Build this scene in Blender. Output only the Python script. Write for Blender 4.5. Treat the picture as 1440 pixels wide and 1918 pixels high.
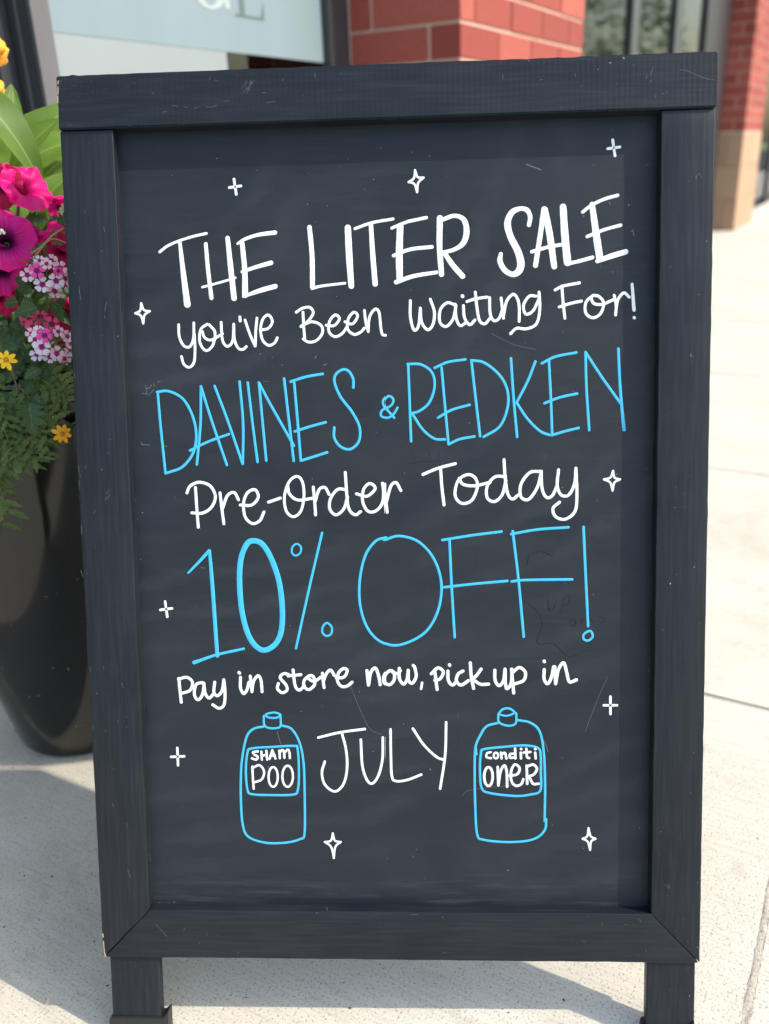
import bpy, bmesh, math, random
from math import sin, cos, pi, radians, sqrt
from mathutils import Vector, Matrix, noise
for o in list(bpy.data.objects): bpy.data.objects.remove(o)
S = bpy.context.scene
C = S.collection
rnd = random.Random(7)

# ------------------------------------------------------------ camera
CAM = Vector((0.0371446, -0.6143814, 0.8526056))
RIGHT = Vector((0.9985243, 0.0379312, -0.0388646))
DOWN = Vector((-0.0212718, -0.3852795, -0.9225547))
FWD = Vector((-0.0499672, 0.9220200, -0.3839041))
FPX = 1620.0
cd = bpy.data.cameras.new('camera'); cam = bpy.data.objects.new('camera', cd); C.objects.link(cam)
m = Matrix.Identity(4)
for r in range(3):
    m[r][0] = RIGHT[r]; m[r][1] = -DOWN[r]; m[r][2] = -FWD[r]; m[r][3] = CAM[r]
cam.matrix_world = m
cd.sensor_fit = 'AUTO'; cd.sensor_width = 36; cd.lens = 36 * FPX / 1918
cd.clip_start = 0.02; cd.clip_end = 1500
cd.dof.use_dof = True; cd.dof.focus_distance = 0.88; cd.dof.aperture_fstop = 3.9
S.camera = cam

# ------------------------------------------------------------ light
SUN = Vector((0.6847, -0.1081, 0.7207)).normalized()
W = bpy.data.worlds.new('World'); S.world = W; W.use_nodes = True
nt = W.node_tree; bg = nt.nodes['Background']
sky = nt.nodes.new('ShaderNodeTexSky'); sky.sky_type = 'NISHITA'; sky.sun_disc = False
sky.sun_elevation = math.asin(SUN.z); sky.sun_rotation = math.atan2(SUN.x, SUN.y)
sky.air_density = 1.0; sky.dust_density = 2.6; sky.air_density = 1.7; sky.ozone_density = 4.0
nt.links.new(sky.outputs[0], bg.inputs[0]); bg.inputs[1].default_value = 0.15
sl = bpy.data.lights.new('sun', 'SUN'); sl.energy = 2.25; sl.angle = radians(0.55); sl.color = (1, .90, .76)
so = bpy.data.objects.new('sun', sl); C.objects.link(so)
so.rotation_euler = (-SUN).to_track_quat('-Z', 'Y').to_euler()
S.view_settings.view_transform = 'Standard'; S.view_settings.look = 'None'
S.view_settings.gamma = 1; S.view_settings.use_curve_mapping = False
S.view_settings.exposure = 1.08

# ------------------------------------------------------------ helpers
def at(px, py, Y):
    """the point of the vertical plane y = Y seen at a pixel of the 1440 x 1918 photograph"""
    r = RIGHT * ((px - 720) / FPX) + DOWN * ((py - 959) / FPX) + FWD
    return CAM + r * ((Y - CAM.y) / r.y)
def link(name, me, mat=None, parent=None, mw=None):
    o = bpy.data.objects.new(name, me); C.objects.link(o)
    if mat: 
        if not me.materials: me.materials.append(mat)
    if parent is not None:
        o.parent = parent
        o.matrix_parent_inverse = parent_world(parent).inverted()
    if mw is not None: o.matrix_basis = mw
    return o
PW = {}
def parent_world(p):
    if p.name in PW: return PW[p.name]
    w = p.matrix_parent_inverse @ p.matrix_basis
    if p.parent: w = parent_world(p.parent) @ w
    return w
def thing(name, label, cat, loc=(0, 0, 0), group=None):
    o = bpy.data.objects.new(name, None); C.objects.link(o)
    o.empty_display_size = .05
    o.matrix_basis = Matrix.Translation(loc)
    o['label'] = label; o['category'] = cat
    if group: o['group'] = group
    return o
def structure(o): o['kind'] = 'structure'; return o
def mesh(name, vs, fs, smooth=False):
    me = bpy.data.meshes.new(name); me.from_pydata([tuple(v) for v in vs], [], fs); me.update()
    if smooth: me.polygons.foreach_set('use_smooth', [True] * len(me.polygons))
    return me
def bm_mesh(name, bm, smooth=False):
    bmesh.ops.recalc_face_normals(bm, faces=bm.faces)
    me = bpy.data.meshes.new(name); bm.to_mesh(me); bm.free()
    if smooth: me.polygons.foreach_set('use_smooth', [True] * len(me.polygons))
    return me
def box(bm, x0, x1, y0, y1, z0, z1):
    v = [bm.verts.new(p) for p in ((x0,y0,z0),(x1,y0,z0),(x1,y1,z0),(x0,y1,z0),(x0,y0,z1),(x1,y0,z1),(x1,y1,z1),(x0,y1,z1))]
    for f in ((0,3,2,1),(4,5,6,7),(0,1,5,4),(1,2,6,5),(2,3,7,6),(3,0,4,7)): bm.faces.new([v[i] for i in f])
def box_mesh(name, a, bevel=0, seg=2):
    bm = bmesh.new(); box(bm, *a)
    if bevel: bmesh.ops.bevel(bm, geom=bm.edges[:], offset=bevel, segments=seg, affect='EDGES', profile=.6)
    return bm_mesh(name, bm)

# ------------------------------------------------------------ materials
def mat(name, base=(.5,.5,.5), rough=.6, spec=.5):
    M = bpy.data.materials.new(name); M.use_nodes = True
    b = M.node_tree.nodes['Principled BSDF']
    b.inputs['Base Color'].default_value = (*base, 1); b.inputs['Roughness'].default_value = rough
    b.inputs['Specular IOR Level'].default_value = spec
    return M, M.node_tree, b
def N(nt, t, **k):
    n = nt.nodes.new(t)
    for a, v in k.items():
        if a.startswith('i_'):
            key = a[2:]
            n.inputs[int(key) if key.isdigit() else key.replace('_', ' ')].default_value = v
        else: setattr(n, a, v)
    return n
def coords(nt, kind='Object', scale=(1,1,1), rot=(0,0,0)):
    tc = N(nt, 'ShaderNodeTexCoord'); mp = N(nt, 'ShaderNodeMapping')
    mp.inputs['Scale'].default_value = scale; mp.inputs['Rotation'].default_value = rot
    nt.links.new(tc.outputs[kind], mp.inputs[0]); return mp.outputs[0]
def noise_tex(nt, vec, scale, detail=4, rough=.6, dist=0):
    n = N(nt, 'ShaderNodeTexNoise'); n.inputs['Scale'].default_value = scale
    n.inputs['Detail'].default_value = detail; n.inputs['Roughness'].default_value = rough
    n.inputs['Distortion'].default_value = dist
    nt.links.new(vec, n.inputs['Vector']); return n.outputs['Fac']
def ramp(nt, fac, stops):
    r = N(nt, 'ShaderNodeValToRGB'); e = r.color_ramp.elements
    while len(e) < len(stops): e.new(.5)
    for i, (p, c) in enumerate(stops):
        e[i].position = p; e[i].color = (*c, 1) if not isinstance(c, (int, float)) else (c, c, c, 1)
    nt.links.new(fac, r.inputs[0]); return r.outputs[0]
def mix(nt, fac, a, b, mode='MIX'):
    n = N(nt, 'ShaderNodeMix', data_type='RGBA', blend_type=mode)
    for k, v in ((0, fac), (6, a), (7, b)):
        if hasattr(v, 'is_output'): nt.links.new(v, n.inputs[k])
        elif isinstance(v, (int, float)): n.inputs[k].default_value = v if k == 0 else (v, v, v, 1)
        else: n.inputs[k].default_value = (*v, 1)
    return n.outputs[2]
def bump(nt, b, h, strength=.3, dist=.001, prev=None):
    n = N(nt, 'ShaderNodeBump'); n.inputs['Strength'].default_value = strength; n.inputs['Distance'].default_value = dist
    nt.links.new(h, n.inputs['Height'])
    if prev is not None: nt.links.new(prev, n.inputs['Normal'])
    nt.links.new(n.outputs[0], b.inputs['Normal']); return n.outputs[0]

def painted_wood(name, grain=(1,1,1), weave=None):
    """black brushed paint over pine; grain stretched along one local axis; chips and pale scuffs"""
    M, nt, b = mat(name, (.02,.024,.031), .46, .26)
    L = nt.links
    g = noise_tex(nt, coords(nt, scale=grain), 260, 5, .65)
    g2 = noise_tex(nt, coords(nt, scale=[s * .35 for s in grain]), 120, 3, .6, .6)
    v = coords(nt)
    big = noise_tex(nt, v, 9, 4)
    chips = ramp(nt, noise_tex(nt, v, 310, 2, .5), [(.74, 0), (.765, 1)])
    zone = ramp(nt, noise_tex(nt, v, 24, 3, .6), [(.50, 0), (.62, 1)])
    scr = ramp(nt, noise_tex(nt, coords(nt, scale=[s * .5 + .2 for s in grain], rot=(0,0,.25)), 230, 3, .5), [(.69, 0), (.74, 1)])
    zone2 = ramp(nt, noise_tex(nt, coords(nt, rot=(1,2,3)), 17, 2, .5), [(.58, 0), (.66, 1)])
    c = ramp(nt, big, [(.3, (.0075,.0108,.016)), (.7, (.014,.0178,.0238))])
    c = mix(nt, ramp(nt, g, [(.45, 0), (.8, .5)]), c, (.036,.041,.049))
    k = mix(nt, 1.0, chips, zone, 'MULTIPLY')
    k2 = mix(nt, 1.0, scr, zone2, 'MULTIPLY')
    c = mix(nt, k, c, (.45,.43,.40))
    k3 = mix(nt, 1.0, k2, (.5,.5,.5), 'MULTIPLY')
    c = mix(nt, k3, c, (.3,.31,.32))
    L.new(c, b.inputs['Base Color'])
    L.new(ramp(nt, g2, [(.3, .36), (.7, .54)]), b.inputs['Roughness'])
    n1 = bump(nt, b, g, .35, .0006)
    n2 = bump(nt, b, g2, .35, .0012, n1)
    if weave:
        wv = N(nt, 'ShaderNodeTexWave', wave_type='BANDS', bands_direction=weave)
        wv.inputs['Scale'].default_value = 62; wv.inputs['Distortion'].default_value = 1.2
        wv.inputs['Detail'].default_value = 2; wv.inputs['Detail Scale'].default_value = 1.5
        L.new(v, wv.inputs['Vector'])
        zz = mix(nt, 1.0, wv.outputs[0], ramp(nt, noise_tex(nt, v, 14, 3), [(.35, .15), (.6, 1)]), 'MULTIPLY')
        bump(nt, b, zz, .16, .0005, n2)
    return M
M_RAIL = painted_wood('black_paint_rail', (.06,1,1), 'X')
M_STILE = painted_wood('black_paint_stile', (1,.05,1))
M_BRAIL = painted_wood('black_paint_bottom_rail', (.05,1,1))
M_LEG = painted_wood('black_paint_leg', (1,.08,1))

def chalkboard():
    M, nt, b = mat('chalkboard', (.04,.045,.05), .5, .28)
    L = nt.links; v = coords(nt)
    smear = noise_tex(nt, coords(nt, scale=(1,2.0,1), rot=(0,0,.9)), 5, 5, .58, 1.2)
    fine = noise_tex(nt, coords(nt, scale=(.25,3,1), rot=(0,0,-.25)), 60, 5, .7, .4)
    dustz = ramp(nt, noise_tex(nt, v, 5, 3), [(.35, 0), (.7, 1)])
    c = ramp(nt, smear, [(.3, (.0115,.0155,.022)), (.75, (.021,.0262,.0335))])
    c = mix(nt, mix(nt, 1.0, ramp(nt, fine, [(.52, 0), (.8, .18)]), dustz, 'MULTIPLY'), c, (.085,.092,.102))
    # eraser haze: broad curved wipes that stop short of the frame, plus ghosts of old writing
    wp = N(nt, 'ShaderNodeTexWave', wave_type='RINGS', rings_direction='Z'); wp.inputs['Scale'].default_value = 5.5; wp.inputs['Distortion'].default_value = 5
    wp.inputs['Detail'].default_value = 4; wp.inputs['Detail Scale'].default_value = 2.2; wp.inputs['Detail Roughness'].default_value = .7
    L.new(coords(nt, scale=(1,1.5,1), rot=(0,0,.3)), wp.inputs['Vector'])
    hz_ = mix(nt, 1.0, ramp(nt, wp.outputs[0], [(.45, 0), (1, .42)]), ramp(nt, noise_tex(nt, coords(nt, rot=(0,0,1)), 6, 4, .6), [(.42, 0), (.68, 1)]), 'MULTIPLY')
    c = mix(nt, hz_, c, (.036,.043,.053))
    specks = ramp(nt, noise_tex(nt, v, 420, 1, .4), [(.80, 0), (.82, 1)])
    sz = ramp(nt, noise_tex(nt, v, 11, 3), [(.5, 0), (.62, 1)])
    c = mix(nt, mix(nt, 1.0, specks, sz, 'MULTIPLY'), c, (.5,.5,.5))
    sep = N(nt, 'ShaderNodeSeparateXYZ'); L.new(v, sep.inputs[0])
    # chalk dust and rubbed paint gathered at the bottom of the board
    mr = N(nt, 'ShaderNodeMapRange'); mr.inputs[1].default_value = -.735; mr.inputs[2].default_value = -.777
    L.new(sep.outputs[1], mr.inputs[0])
    low = mix(nt, 1.0, mr.outputs[0], ramp(nt, noise_tex(nt, coords(nt, scale=(.3,4,1)), 40, 5, .7), [(.5, 0), (.75, .5)]), 'MULTIPLY')
    c = mix(nt, low, c, (.10,.105,.115))
    L.new(c, b.inputs['Base Color'])
    L.new(ramp(nt, smear, [(.3, .42), (.7, .6)]), b.inputs['Roughness'])
    bump(nt, b, noise_tex(nt, v, 500, 3), .12, .0004)
    return M
M_BOARD = chalkboard()

def marker(name, col, thin):
    M, nt, b = mat(name, col, .5, .4)
    v = coords(nt)
    n = noise_tex(nt, coords(nt, scale=(1,1,1)), 240, 4, .6)
    c = mix(nt, ramp(nt, n, [(.32, .42), (.48, 0)]), col, thin)
    nt.links.new(c, b.inputs['Base Color'])
    return M
M_WHITE = marker('white_marker', (.86,.87,.87), (.55,.58,.60))
M_BLUE = marker('blue_marker', (.05,.45,.74), (.04,.34,.58))
M_CHALK, _, _b = mat('faint_chalk', (.13,.14,.155), .9)

# ------------------------------------------------------------ ground and pavement
TH = radians(27)
D = Vector((sin(TH), cos(TH), 0)); E_ = Vector((cos(TH), -sin(TH), 0))      # along the facade / away from it
P1 = Vector((0.166154, 2.362825, 0))
def FM(s=0, e=0, z=0):
    """frame of the building: local x along the facade, local y outward, z up"""
    o = P1 + D * s + E_ * e
    mm = Matrix(((D.x, E_.x, 0, o.x), (D.y, E_.y, 0, o.y), (0, 0, 1, z), (0, 0, 0, 1)))
    return mm
def concrete():
    M, nt, b = mat('broomed_concrete', (.5,.48,.43), .85, .3)
    L = nt.links; v = coords(nt)
    broom = noise_tex(nt, coords(nt, scale=(1,.035,1)), 330, 4, .6, .3)
    patch = noise_tex(nt, v, 3.4, 8, .7, .4)
    grain = noise_tex(nt, v, 330, 3, .75)
    c = ramp(nt, patch, [(.28, (.44,.41,.34)), (.45, (.53,.50,.425)), (.60, (.555,.53,.46)), (.76, (.61,.59,.52))])
    c = mix(nt, ramp(nt, broom, [(.32, .30), (.55, 0)]), c, (.30,.27,.23))
    c = mix(nt, ramp(nt, grain, [(.36, .9), (.44, 0)]), c, (.20,.175,.15))
    pits = ramp(nt, noise_tex(nt, v, 120, 2, .4), [(.24, 1), (.26, 0)])
    c = mix(nt, pits, c, (.09,.075,.06))
    st = ramp(nt, noise_tex(nt, v, 13, 4, .7), [(.57, 0), (.75, .5)])
    c = mix(nt, st, c, (.30,.27,.22))
    L.new(c, b.inputs['Base Color'])
    n1 = bump(nt, b, broom, .5, .0012)
    n2 = bump(nt, b, grain, .5, .0012, n1)
    bump(nt, b, pits, .5, -.002, n2)
    return M
M_CONC = concrete()
M_ASPH, nt_, b_ = mat('asphalt', (.05,.05,.05), .9)
nt_.links.new(ramp(nt_, noise_tex(nt_, coords(nt_), 60, 5, .8), [(.3, (.035,.035,.036)), (.7, (.075,.073,.07))]), b_.inputs['Base Color'])
M_DIRT, nt_, b_ = mat('joint_dirt', (.10,.085,.065), .95)
nt_.links.new(ramp(nt_, noise_tex(nt_, coords(nt_), 200, 5, .8), [(.3, (.05,.042,.034)), (.7, (.22,.18,.14))]), b_.inputs['Base Color'])
bump(nt_, b_, noise_tex(nt_, coords(nt_), 160, 4), .8, .004)

structure(link('ground', mesh('ground', [(-400,-400,-.16),(400,-400,-.16),(400,400,-.16),(-400,400,-.16)], [(0,1,2,3)]), M_ASPH))
pave = structure(link('pavement', box_mesh('pavement', (-7,24,-.39,4.85,-.155,-.012)), M_DIRT, None, FM()))
# slabs: joints at s = -1.41 + 1.125 k, and at e = 1.23 + 1.22 k
PITCH = 1.125; rows = [-.385, .01, 1.23, 2.45, 3.67, 4.84]
slab_me = {}
def slab_mesh(w, h):
    key = (round(w, 3), round(h, 3))
    if key not in slab_me:
        bm = bmesh.new(); g = .0013
        box(bm, g, w - g, g, h - g, -.1, 0)
        bmesh.ops.bevel(bm, geom=[e for e in bm.edges if all(v.co.z > -.01 for v in e.verts)], offset=.003, segments=2, affect='EDGES')
        slab_me[key] = bm_mesh('slab', bm)
    return slab_me[key]
for k in range(-5, 22):
    s0 = -1.41 + PITCH * k
    for j in range(len(rows) - 1):
        if rows[j + 1] < .05: continue
        tilt = rnd.uniform(-.0006, .0006)
        link('slab', slab_mesh(PITCH, rows[j + 1] - rows[j]), M_CONC, pave, FM(s0, rows[j], tilt))
for k in range(-5, 22):
    s0 = -1.41 + PITCH * k
    link('slab', slab_mesh(PITCH, rows[1] - rows[0]), M_CONC, pave, FM(s0, rows[0], 0))
# crumbled joint beside the board's right foot: broken concrete edge filled with loose grit
bm = bmesh.new()
prev = None
for i in range(120):
    s = -2.45 + i * .0092
    wl = .004 + .011 * abs(noise.noise(Vector((s * 14, 1, 0)))) + .008 * abs(noise.noise(Vector((s * 60, 5, 0))))
    wr = .004 + .011 * abs(noise.noise(Vector((s * 14, 9, 0)))) + .008 * abs(noise.noise(Vector((s * 60, 3, 0))))
    row = []
    for j in range(9):
        t = j / 8; e = 1.23 - wl + (wl + wr) * t
        z = -.0008 + sin(t * pi) ** .6 * (.0014 + .003 * noise.noise(Vector((s * 120, e * 160, 0))))
        row.append(bm.verts.new(FM(s, e, 0) @ Vector((0, 0, z)) if False else (P1 + D * s + E_ * e + Vector((0, 0, z)))))
    if prev:
        for j in range(8): bm.faces.new((prev[j], prev[j+1], row[j+1], row[j]))
    prev = row
cj = link('crumbled_joint', bm_mesh('crumbled_joint', bm, True), None, pave)
M_GRIT, nt_, b_ = mat('joint_grit', (.3,.27,.22), .95)
nt_.links.new(ramp(nt_, noise_tex(nt_, coords(nt_), 260, 4, .8), [(.34, (.17,.14,.11)), (.45, (.42,.38,.31)), (.7, (.52,.48,.41))]), b_.inputs['Base Color'])
bump(nt_, b_, noise_tex(nt_, coords(nt_), 260, 4, .8), .8, .003)
cj.data.materials.append(M_GRIT); cj['kind'] = 'stuff'

# ------------------------------------------------------------ building
def brick_mat(name, a, b2, c3):
    M, nt, b = mat(name, a, .8, .3); L = nt.links
    oi = N(nt, 'ShaderNodeObjectInfo')
    v = coords(nt)
    c = ramp(nt, oi.outputs['Random'], [(0, a), (.5, b2), (1, c3)])
    g = noise_tex(nt, v, 90, 5, .7)
    c = mix(nt, ramp(nt, g, [(.3, .45), (.6, 0)]), c, [x * .6 for x in a])
    L.new(c, b.inputs['Base Color']); bump(nt, b, g, .6, .002)
    return M
M_BRICK = brick_mat('red_brick', (.27,.055,.042), (.34,.076,.056), (.42,.108,.08))
M_STONE = brick_mat('tan_block', (.44,.28,.18), (.48,.315,.205), (.40,.25,.155))
M_MORT, nt_, b_ = mat('mortar', (.56,.40,.32), .9)
M_MORT2, nt_, b_ = mat('tan_mortar', (.42,.30,.18), .9)
M_METAL, nt_, b_ = mat('dark_bronze_metal', (.035,.038,.043), .35)
nt_.links.new(ramp(nt_, noise_tex(nt_, coords(nt_, scale=(1,1,.1)), 12, 3), [(.3, .3), (.7, .42)]), b_.inputs['Roughness'])
M_MULL, nt_, b_ = mat('metal_sunlit_tone', (.12,.11,.12), .5)  # paler copy of the dark bronze, sunlight painted into the colour
nt_.links.new(ramp(nt_, noise_tex(nt_, coords(nt_, scale=(1,1,.15)), 9, 3), [(.3, (.10,.092,.10)), (.7, (.13,.12,.13))]), b_.inputs['Base Color'])
M_SEAL, nt_, b_ = mat('pale_sealant', (.42,.37,.33), .8)
M_WALL, nt_, b_ = mat('interior_plaster', (.35,.34,.32), .9)
M_DARK, nt_, b_ = mat('interior_dark', (.06,.055,.05), .8)
def film(name, lo, hi):
    M, nt, b = mat(name, lo, .45)
    nt.links.new(ramp(nt, noise_tex(nt, coords(nt, scale=(1,1,.4)), 1.6, 3), [(.3, lo), (.7, hi)]), b.inputs['Base Color'])
    return M
M_FILM = film('frosted_film', (.165,.222,.25), (.21,.275,.305))
M_BLIND = film('white_roller_blind', (.215,.25,.26), (.255,.29,.30))
M_LETW, _, _ = mat('letter_white', (.34,.40,.40), .6)
M_LETG, _, _ = mat('letter_grey', (.09,.13,.135), .6)
def glass():
    M = bpy.data.materials.new('window_glass'); M.use_nodes = True; nt = M.node_tree; nt.nodes.clear()
    out = N(nt, 'ShaderNodeOutputMaterial'); mx = N(nt, 'ShaderNodeMixShader'); gl = N(nt, 'ShaderNodeBsdfGlossy'); tr = N(nt, 'ShaderNodeBsdfTransparent')
    gl.inputs['Roughness'].default_value = .02; tr.inputs[0].default_value = (.93,.96,.955,1)
    fr = N(nt, 'ShaderNodeFresnel'); fr.inputs[0].default_value = 1.62
    nz = noise_tex(nt, coords(nt), 1.3, 2); bp = N(nt, 'ShaderNodeBump'); bp.inputs['Strength'].default_value = .15; bp.inputs['Distance'].default_value = .01
    nt.links.new(nz, bp.inputs['Height']); nt.links.new(bp.outputs[0], gl.inputs['Normal'])
    nt.links.new(fr.outputs[0], mx.inputs[0]); nt.links.new(tr.outputs[0], mx.inputs[1]); nt.links.new(gl.outputs[0], mx.inputs[2]); nt.links.new(mx.outputs[0], out.inputs[0])
    return M
M_GLASS = glass()

CO = .1016
STO = thing('storefront_building', 'storefront building with red brick piers, dark window frames and tan block pier bases', 'building', P1)
brick_cache = {}
def brick(x0, x1, y0, y1, z0, z1, parent, M, name='brick', j=.0045):
    w, dp, h = x1 - x0 - 2 * j if x1 - x0 > 3 * j else x1 - x0, y1 - y0, z1 - z0 - 2 * j
    key = (round(w, 3), round(dp, 3), round(h, 3), name)
    if key not in brick_cache:
        brick_cache[key] = box_mesh(name, (0, w, 0, dp, 0, h), .002, 1)
    jx = rnd.uniform(-.0012, .0012)
    return link(name, brick_cache[key], M, parent, FM(x0 + j, y0 + jx, z0 + j))
def pier(s0, s1, e0, e1, parent):
    """rectangular pier: red utility brick above a base of tan block"""
    ztop = .89
    bm = bmesh.new(); box(bm, .008, s1 - s0 - .008, 0, e1 - e0 - .008, 0, ztop)
    link('mortar', bm_mesh('base_mortar', bm), M_MORT2, parent, FM(s0, e0))
    bm = bmesh.new(); box(bm, .005, s1 - s0 - .005, 0, e1 - e0 - .005, ztop, 3.2)
    link('mortar', bm_mesh('pier_mortar', bm), M_MORT, parent, FM(s0, e0))
    dp = .02
    def course(z, h, L, T, alt, M, name, j):
        # outward face: bricks run along s; corner pieces are full boxes
        cl, ct = (L, T) if alt else (T, L)          # length on the outward face / on the near end face
        ct = min(ct, e1 - e0)
        brick(s0 - j, s0 + cl, e1 - ct + j, e1, z, z + h, parent, M, name, j)
        x = s0 + cl
        while x < s1 - .01:
            x2 = min(x + L, s1)
            if s1 - x2 < .06: x2 = s1
            brick(x, x2 + (j if x2 > s1 - .001 else 0), e1 - T, e1, z, z + h, parent, M, name, j); x = x2
        y = e1 - ct                                 # the near end face
        while y > e0 + .015:
            y2 = max(y - L, e0)
            brick(s0 - j, s0 + T - j, y2 + j, y - j, z, z + h, parent, M, name, j); y = y2
    for k in range(3):
        course(k * ztop / 3, ztop / 3, .60, .14, k % 2 == 0, M_STONE, 'stone_block', .006)
    n = int((2.2 - ztop) / CO); 
    zoff = 1.2083 - CO * 3                                # a bed joint at the height seen at the arris
    z = zoff; k = 0
    if zoff - ztop > .02: course(ztop, zoff - ztop, .305, .107, False, M_BRICK, 'brick', .0045)
    while z < 2.25:
        course(z, CO, .305, .107, k % 2 == 0, M_BRICK, 'brick', .0045); z += CO; k += 1
    bm = bmesh.new(); box(bm, 0, s1 - s0, 0, e1 - e0, 2.255, 3.3)
    o = link('brickwork', bm_mesh('upper_brickwork', bm), None, parent, FM(s0, e0))
    M, nt, b = mat('upper_brick', (.38,.08,.05), .8)
    bt = N(nt, 'ShaderNodeTexBrick'); bt.inputs['Color1'].default_value = (.37,.078,.05,1); bt.inputs['Color2'].default_value = (.41,.095,.06,1); bt.inputs['Mortar'].default_value = (.46,.30,.23,1)
    bt.inputs['Scale'].default_value = 1; bt.inputs['Brick Width'].default_value = .305; bt.inputs['Row Height'].default_value = CO; bt.inputs['Mortar Size'].default_value = .005
    cx = N(nt, 'ShaderNodeTexCoord'); sp = N(nt, 'ShaderNodeSeparateXYZ'); ad = N(nt, 'ShaderNodeMath'); cb = N(nt, 'ShaderNodeCombineXYZ')
    nt.links.new(cx.outputs['Object'], sp.inputs[0]); nt.links.new(sp.outputs[0], ad.inputs[0]); nt.links.new(sp.outputs[1], ad.inputs[1]); nt.links.new(ad.outputs[0], cb.inputs[0]); nt.links.new(sp.outputs[2], cb.inputs[1])
    nt.links.new(cb.outputs[0], bt.inputs[0]); nt.links.new(bt.outputs[0], b.inputs['Base Color'])
    o.data.materials.append(M)
for (a, b, w) in ((0, 1.206, 0), (6.80, 8.0, -.154)):
    p = bpy.data.objects.new('brick_pier', None); C.objects.link(p); p.parent = STO
    p.matrix_parent_inverse = parent_world(STO).inverted(); p.matrix_basis = FM(a, w); p.empty_display_size = .1
    pier(a, b, -.39, w, p)
# frames: local x along the facade, y outward
def bar(s0, s1, e0, e1, z0, z1, M=M_METAL, name='mullion', bev=.003):
    return link(name, box_mesh(name, (0, s1 - s0, 0, e1 - e0, 0, z1 - z0), bev, 2), M, STO, FM(s0, e0, z0))
WE = -.39
bar(-.138, -.022, WE - .05, WE + .015, 0, 3.2, name='window_frame')
bar(-.021, -.001, WE - .05, WE + .006, 0, 3.2, M_SEAL, 'sealant_joint', .001)
MS0, MS1 = -1.331, -1.283
# corner mullion left of the window: dark tube, outer face paler with sunlight put into its colour
bar(MS0 - .002, MS1 + .002, WE - .05, WE + .06, 0, 3.2, M_METAL, 'mullion')
bar(MS0, MS1, WE + .0605, WE + .066, 0, 3.2, M_MULL, 'mullion_sunlit_face', .001)
bar(-1.375, -1.334, WE - .06, WE + .0, 0, 3.2, M_METAL, 'door_stile')
bar(-1.3345, -1.3332, WE + .022, WE + .029, 0, 3.2, M_MULL, 'highlight_strip', 0)  # thin pale strip added as a painted highlight on the dark side
bar(-5.0, -1.376, WE - .05, WE + .01, 0, .16, M_METAL, 'window_frame')
bar(-1.280, -.139, WE - .05, WE + .01, 0, .16, M_METAL, 'window_frame')
bar(-5.0, 8.2, WE - .06, WE + .42, 3.3, 3.9, M_METAL, 'fascia')
def pane(s0, s1, z0, z1, M=M_GLASS, e=WE - .02, name='window_pane', t=.006):
    return link(name, box_mesh(name, (0, s1 - s0, 0, t, 0, z1 - z0)), M, STO, FM(s0, e, z0))
pane(-1.280, -.139, .162, 3.29)
pane(-5.0, -1.376, .162, 3.29)
for (a, b) in ((1.215, 3.38), (3.56, 4.58), (4.80, 5.72)):
    pane(a, b, .14, 3.29)
for (a, b) in ((3.385, 3.555), (4.585, 4.795), (5.725, 6.79)):
    bar(a, b, WE - .05, WE + .012, 0, 3.29)
bar(1.21, 5.72, WE - .05, WE + .01, 0, .13, name='window_frame')
pane(8.2, 16, .1, 3.29); bar(8.01, 8.19, WE - .05, WE + .012, 0, 3.29); bar(10.9, 11.05, WE - .05, WE + .012, 0, 3.29); bar(16.01, 16.2, WE - .05, WE + .012, 0, 3.29)
# film on the glass (bottom edge slightly sloping in view), and the lowered blind behind
pane(-1.279, -.14, 1.118, 2.6, M_FILM, WE - .013, 'frosted_film', .0006)
pane(-1.278, -.625, .35, 1.117, M_BLIND, WE - .013, 'white_film', .0005)
# back of the interior
pane(-5.0, -.02, .01, 3.3, M_DARK, WE - 2.2, 'interior_wall', .02)
pane(0.05, 16, .01, 3.3, M_WALL, WE - 3.0, 'interior_wall', .02)
o = link('interior_floor', box_mesh('interior_floor', (-5,16,-3.1,-.06,-.1,.008)), M_DARK, STO, FM(0, WE))
o = link('roof', box_mesh('roof', (-5,16,-3.1,-.06,3.32,3.6)), M_DARK, STO, FM(0, WE))
# lettering on the film: lower ends of a serif G and E
def flat_poly(name, polys, M, s0, z0, t, e=WE - .0122):
    bm = bmesh.new()
    for pl in polys:
        vs = [bm.verts.new((x, 0, z)) for x, z in pl]; f = bm.faces.new(vs)
        r = bmesh.ops.extrude_face_region(bm, geom=[f])
        for v in r['geom']:
            if isinstance(v, bmesh.types.BMVert): v.co.y += t
    return link(name, bm_mesh(name, bm), M, STO, FM(s0, e, z0))
gp = []
R, r = .085, .062
cx, cz = .085, .085
angs = [radians(60 + a) for a in range(0, 285, 12)]
for i in range(len(angs) - 1):
    a, b = angs[i], angs[i + 1]
    wa = .026 * abs(cos(a)) + .006; wb = .026 * abs(cos(b)) + .006
    gp.append([(cx + R*cos(a), cz + R*sin(a)), (cx + R*cos(b), cz + R*sin(b)), (cx + (R-wb)*cos(b), cz + (R-wb)*sin(b)), (cx + (R-wa)*cos(a), cz + (R-wa)*sin(a))])
gp.append([(.145,.008),(.165,.008),(.165,.078),(.145,.078)]); gp.append([(.125,.079),(.18,.079),(.18,.086),(.125,.086)])
flat_poly('letter', gp, M_LETW, -.757, 1.212, .001)
ep = [[(0,0),(.13,0),(.13,.006),(0,.006)], [(.02,.0065),(.042,.0065),(.042,.165),(.02,.165)], [(0,.1655),(.125,.1655),(.125,.172),(0,.172)],
      [(.0425,.080),(.09,.080),(.09,.087),(.0425,.087)], [(.115,.0065),(.13,.0065),(.13,.045)], [(.11,.165),(.125,.165),(.125,.13)]]
flat_poly('letter', ep, M_LETG, -.57, 1.207, .001)

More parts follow.
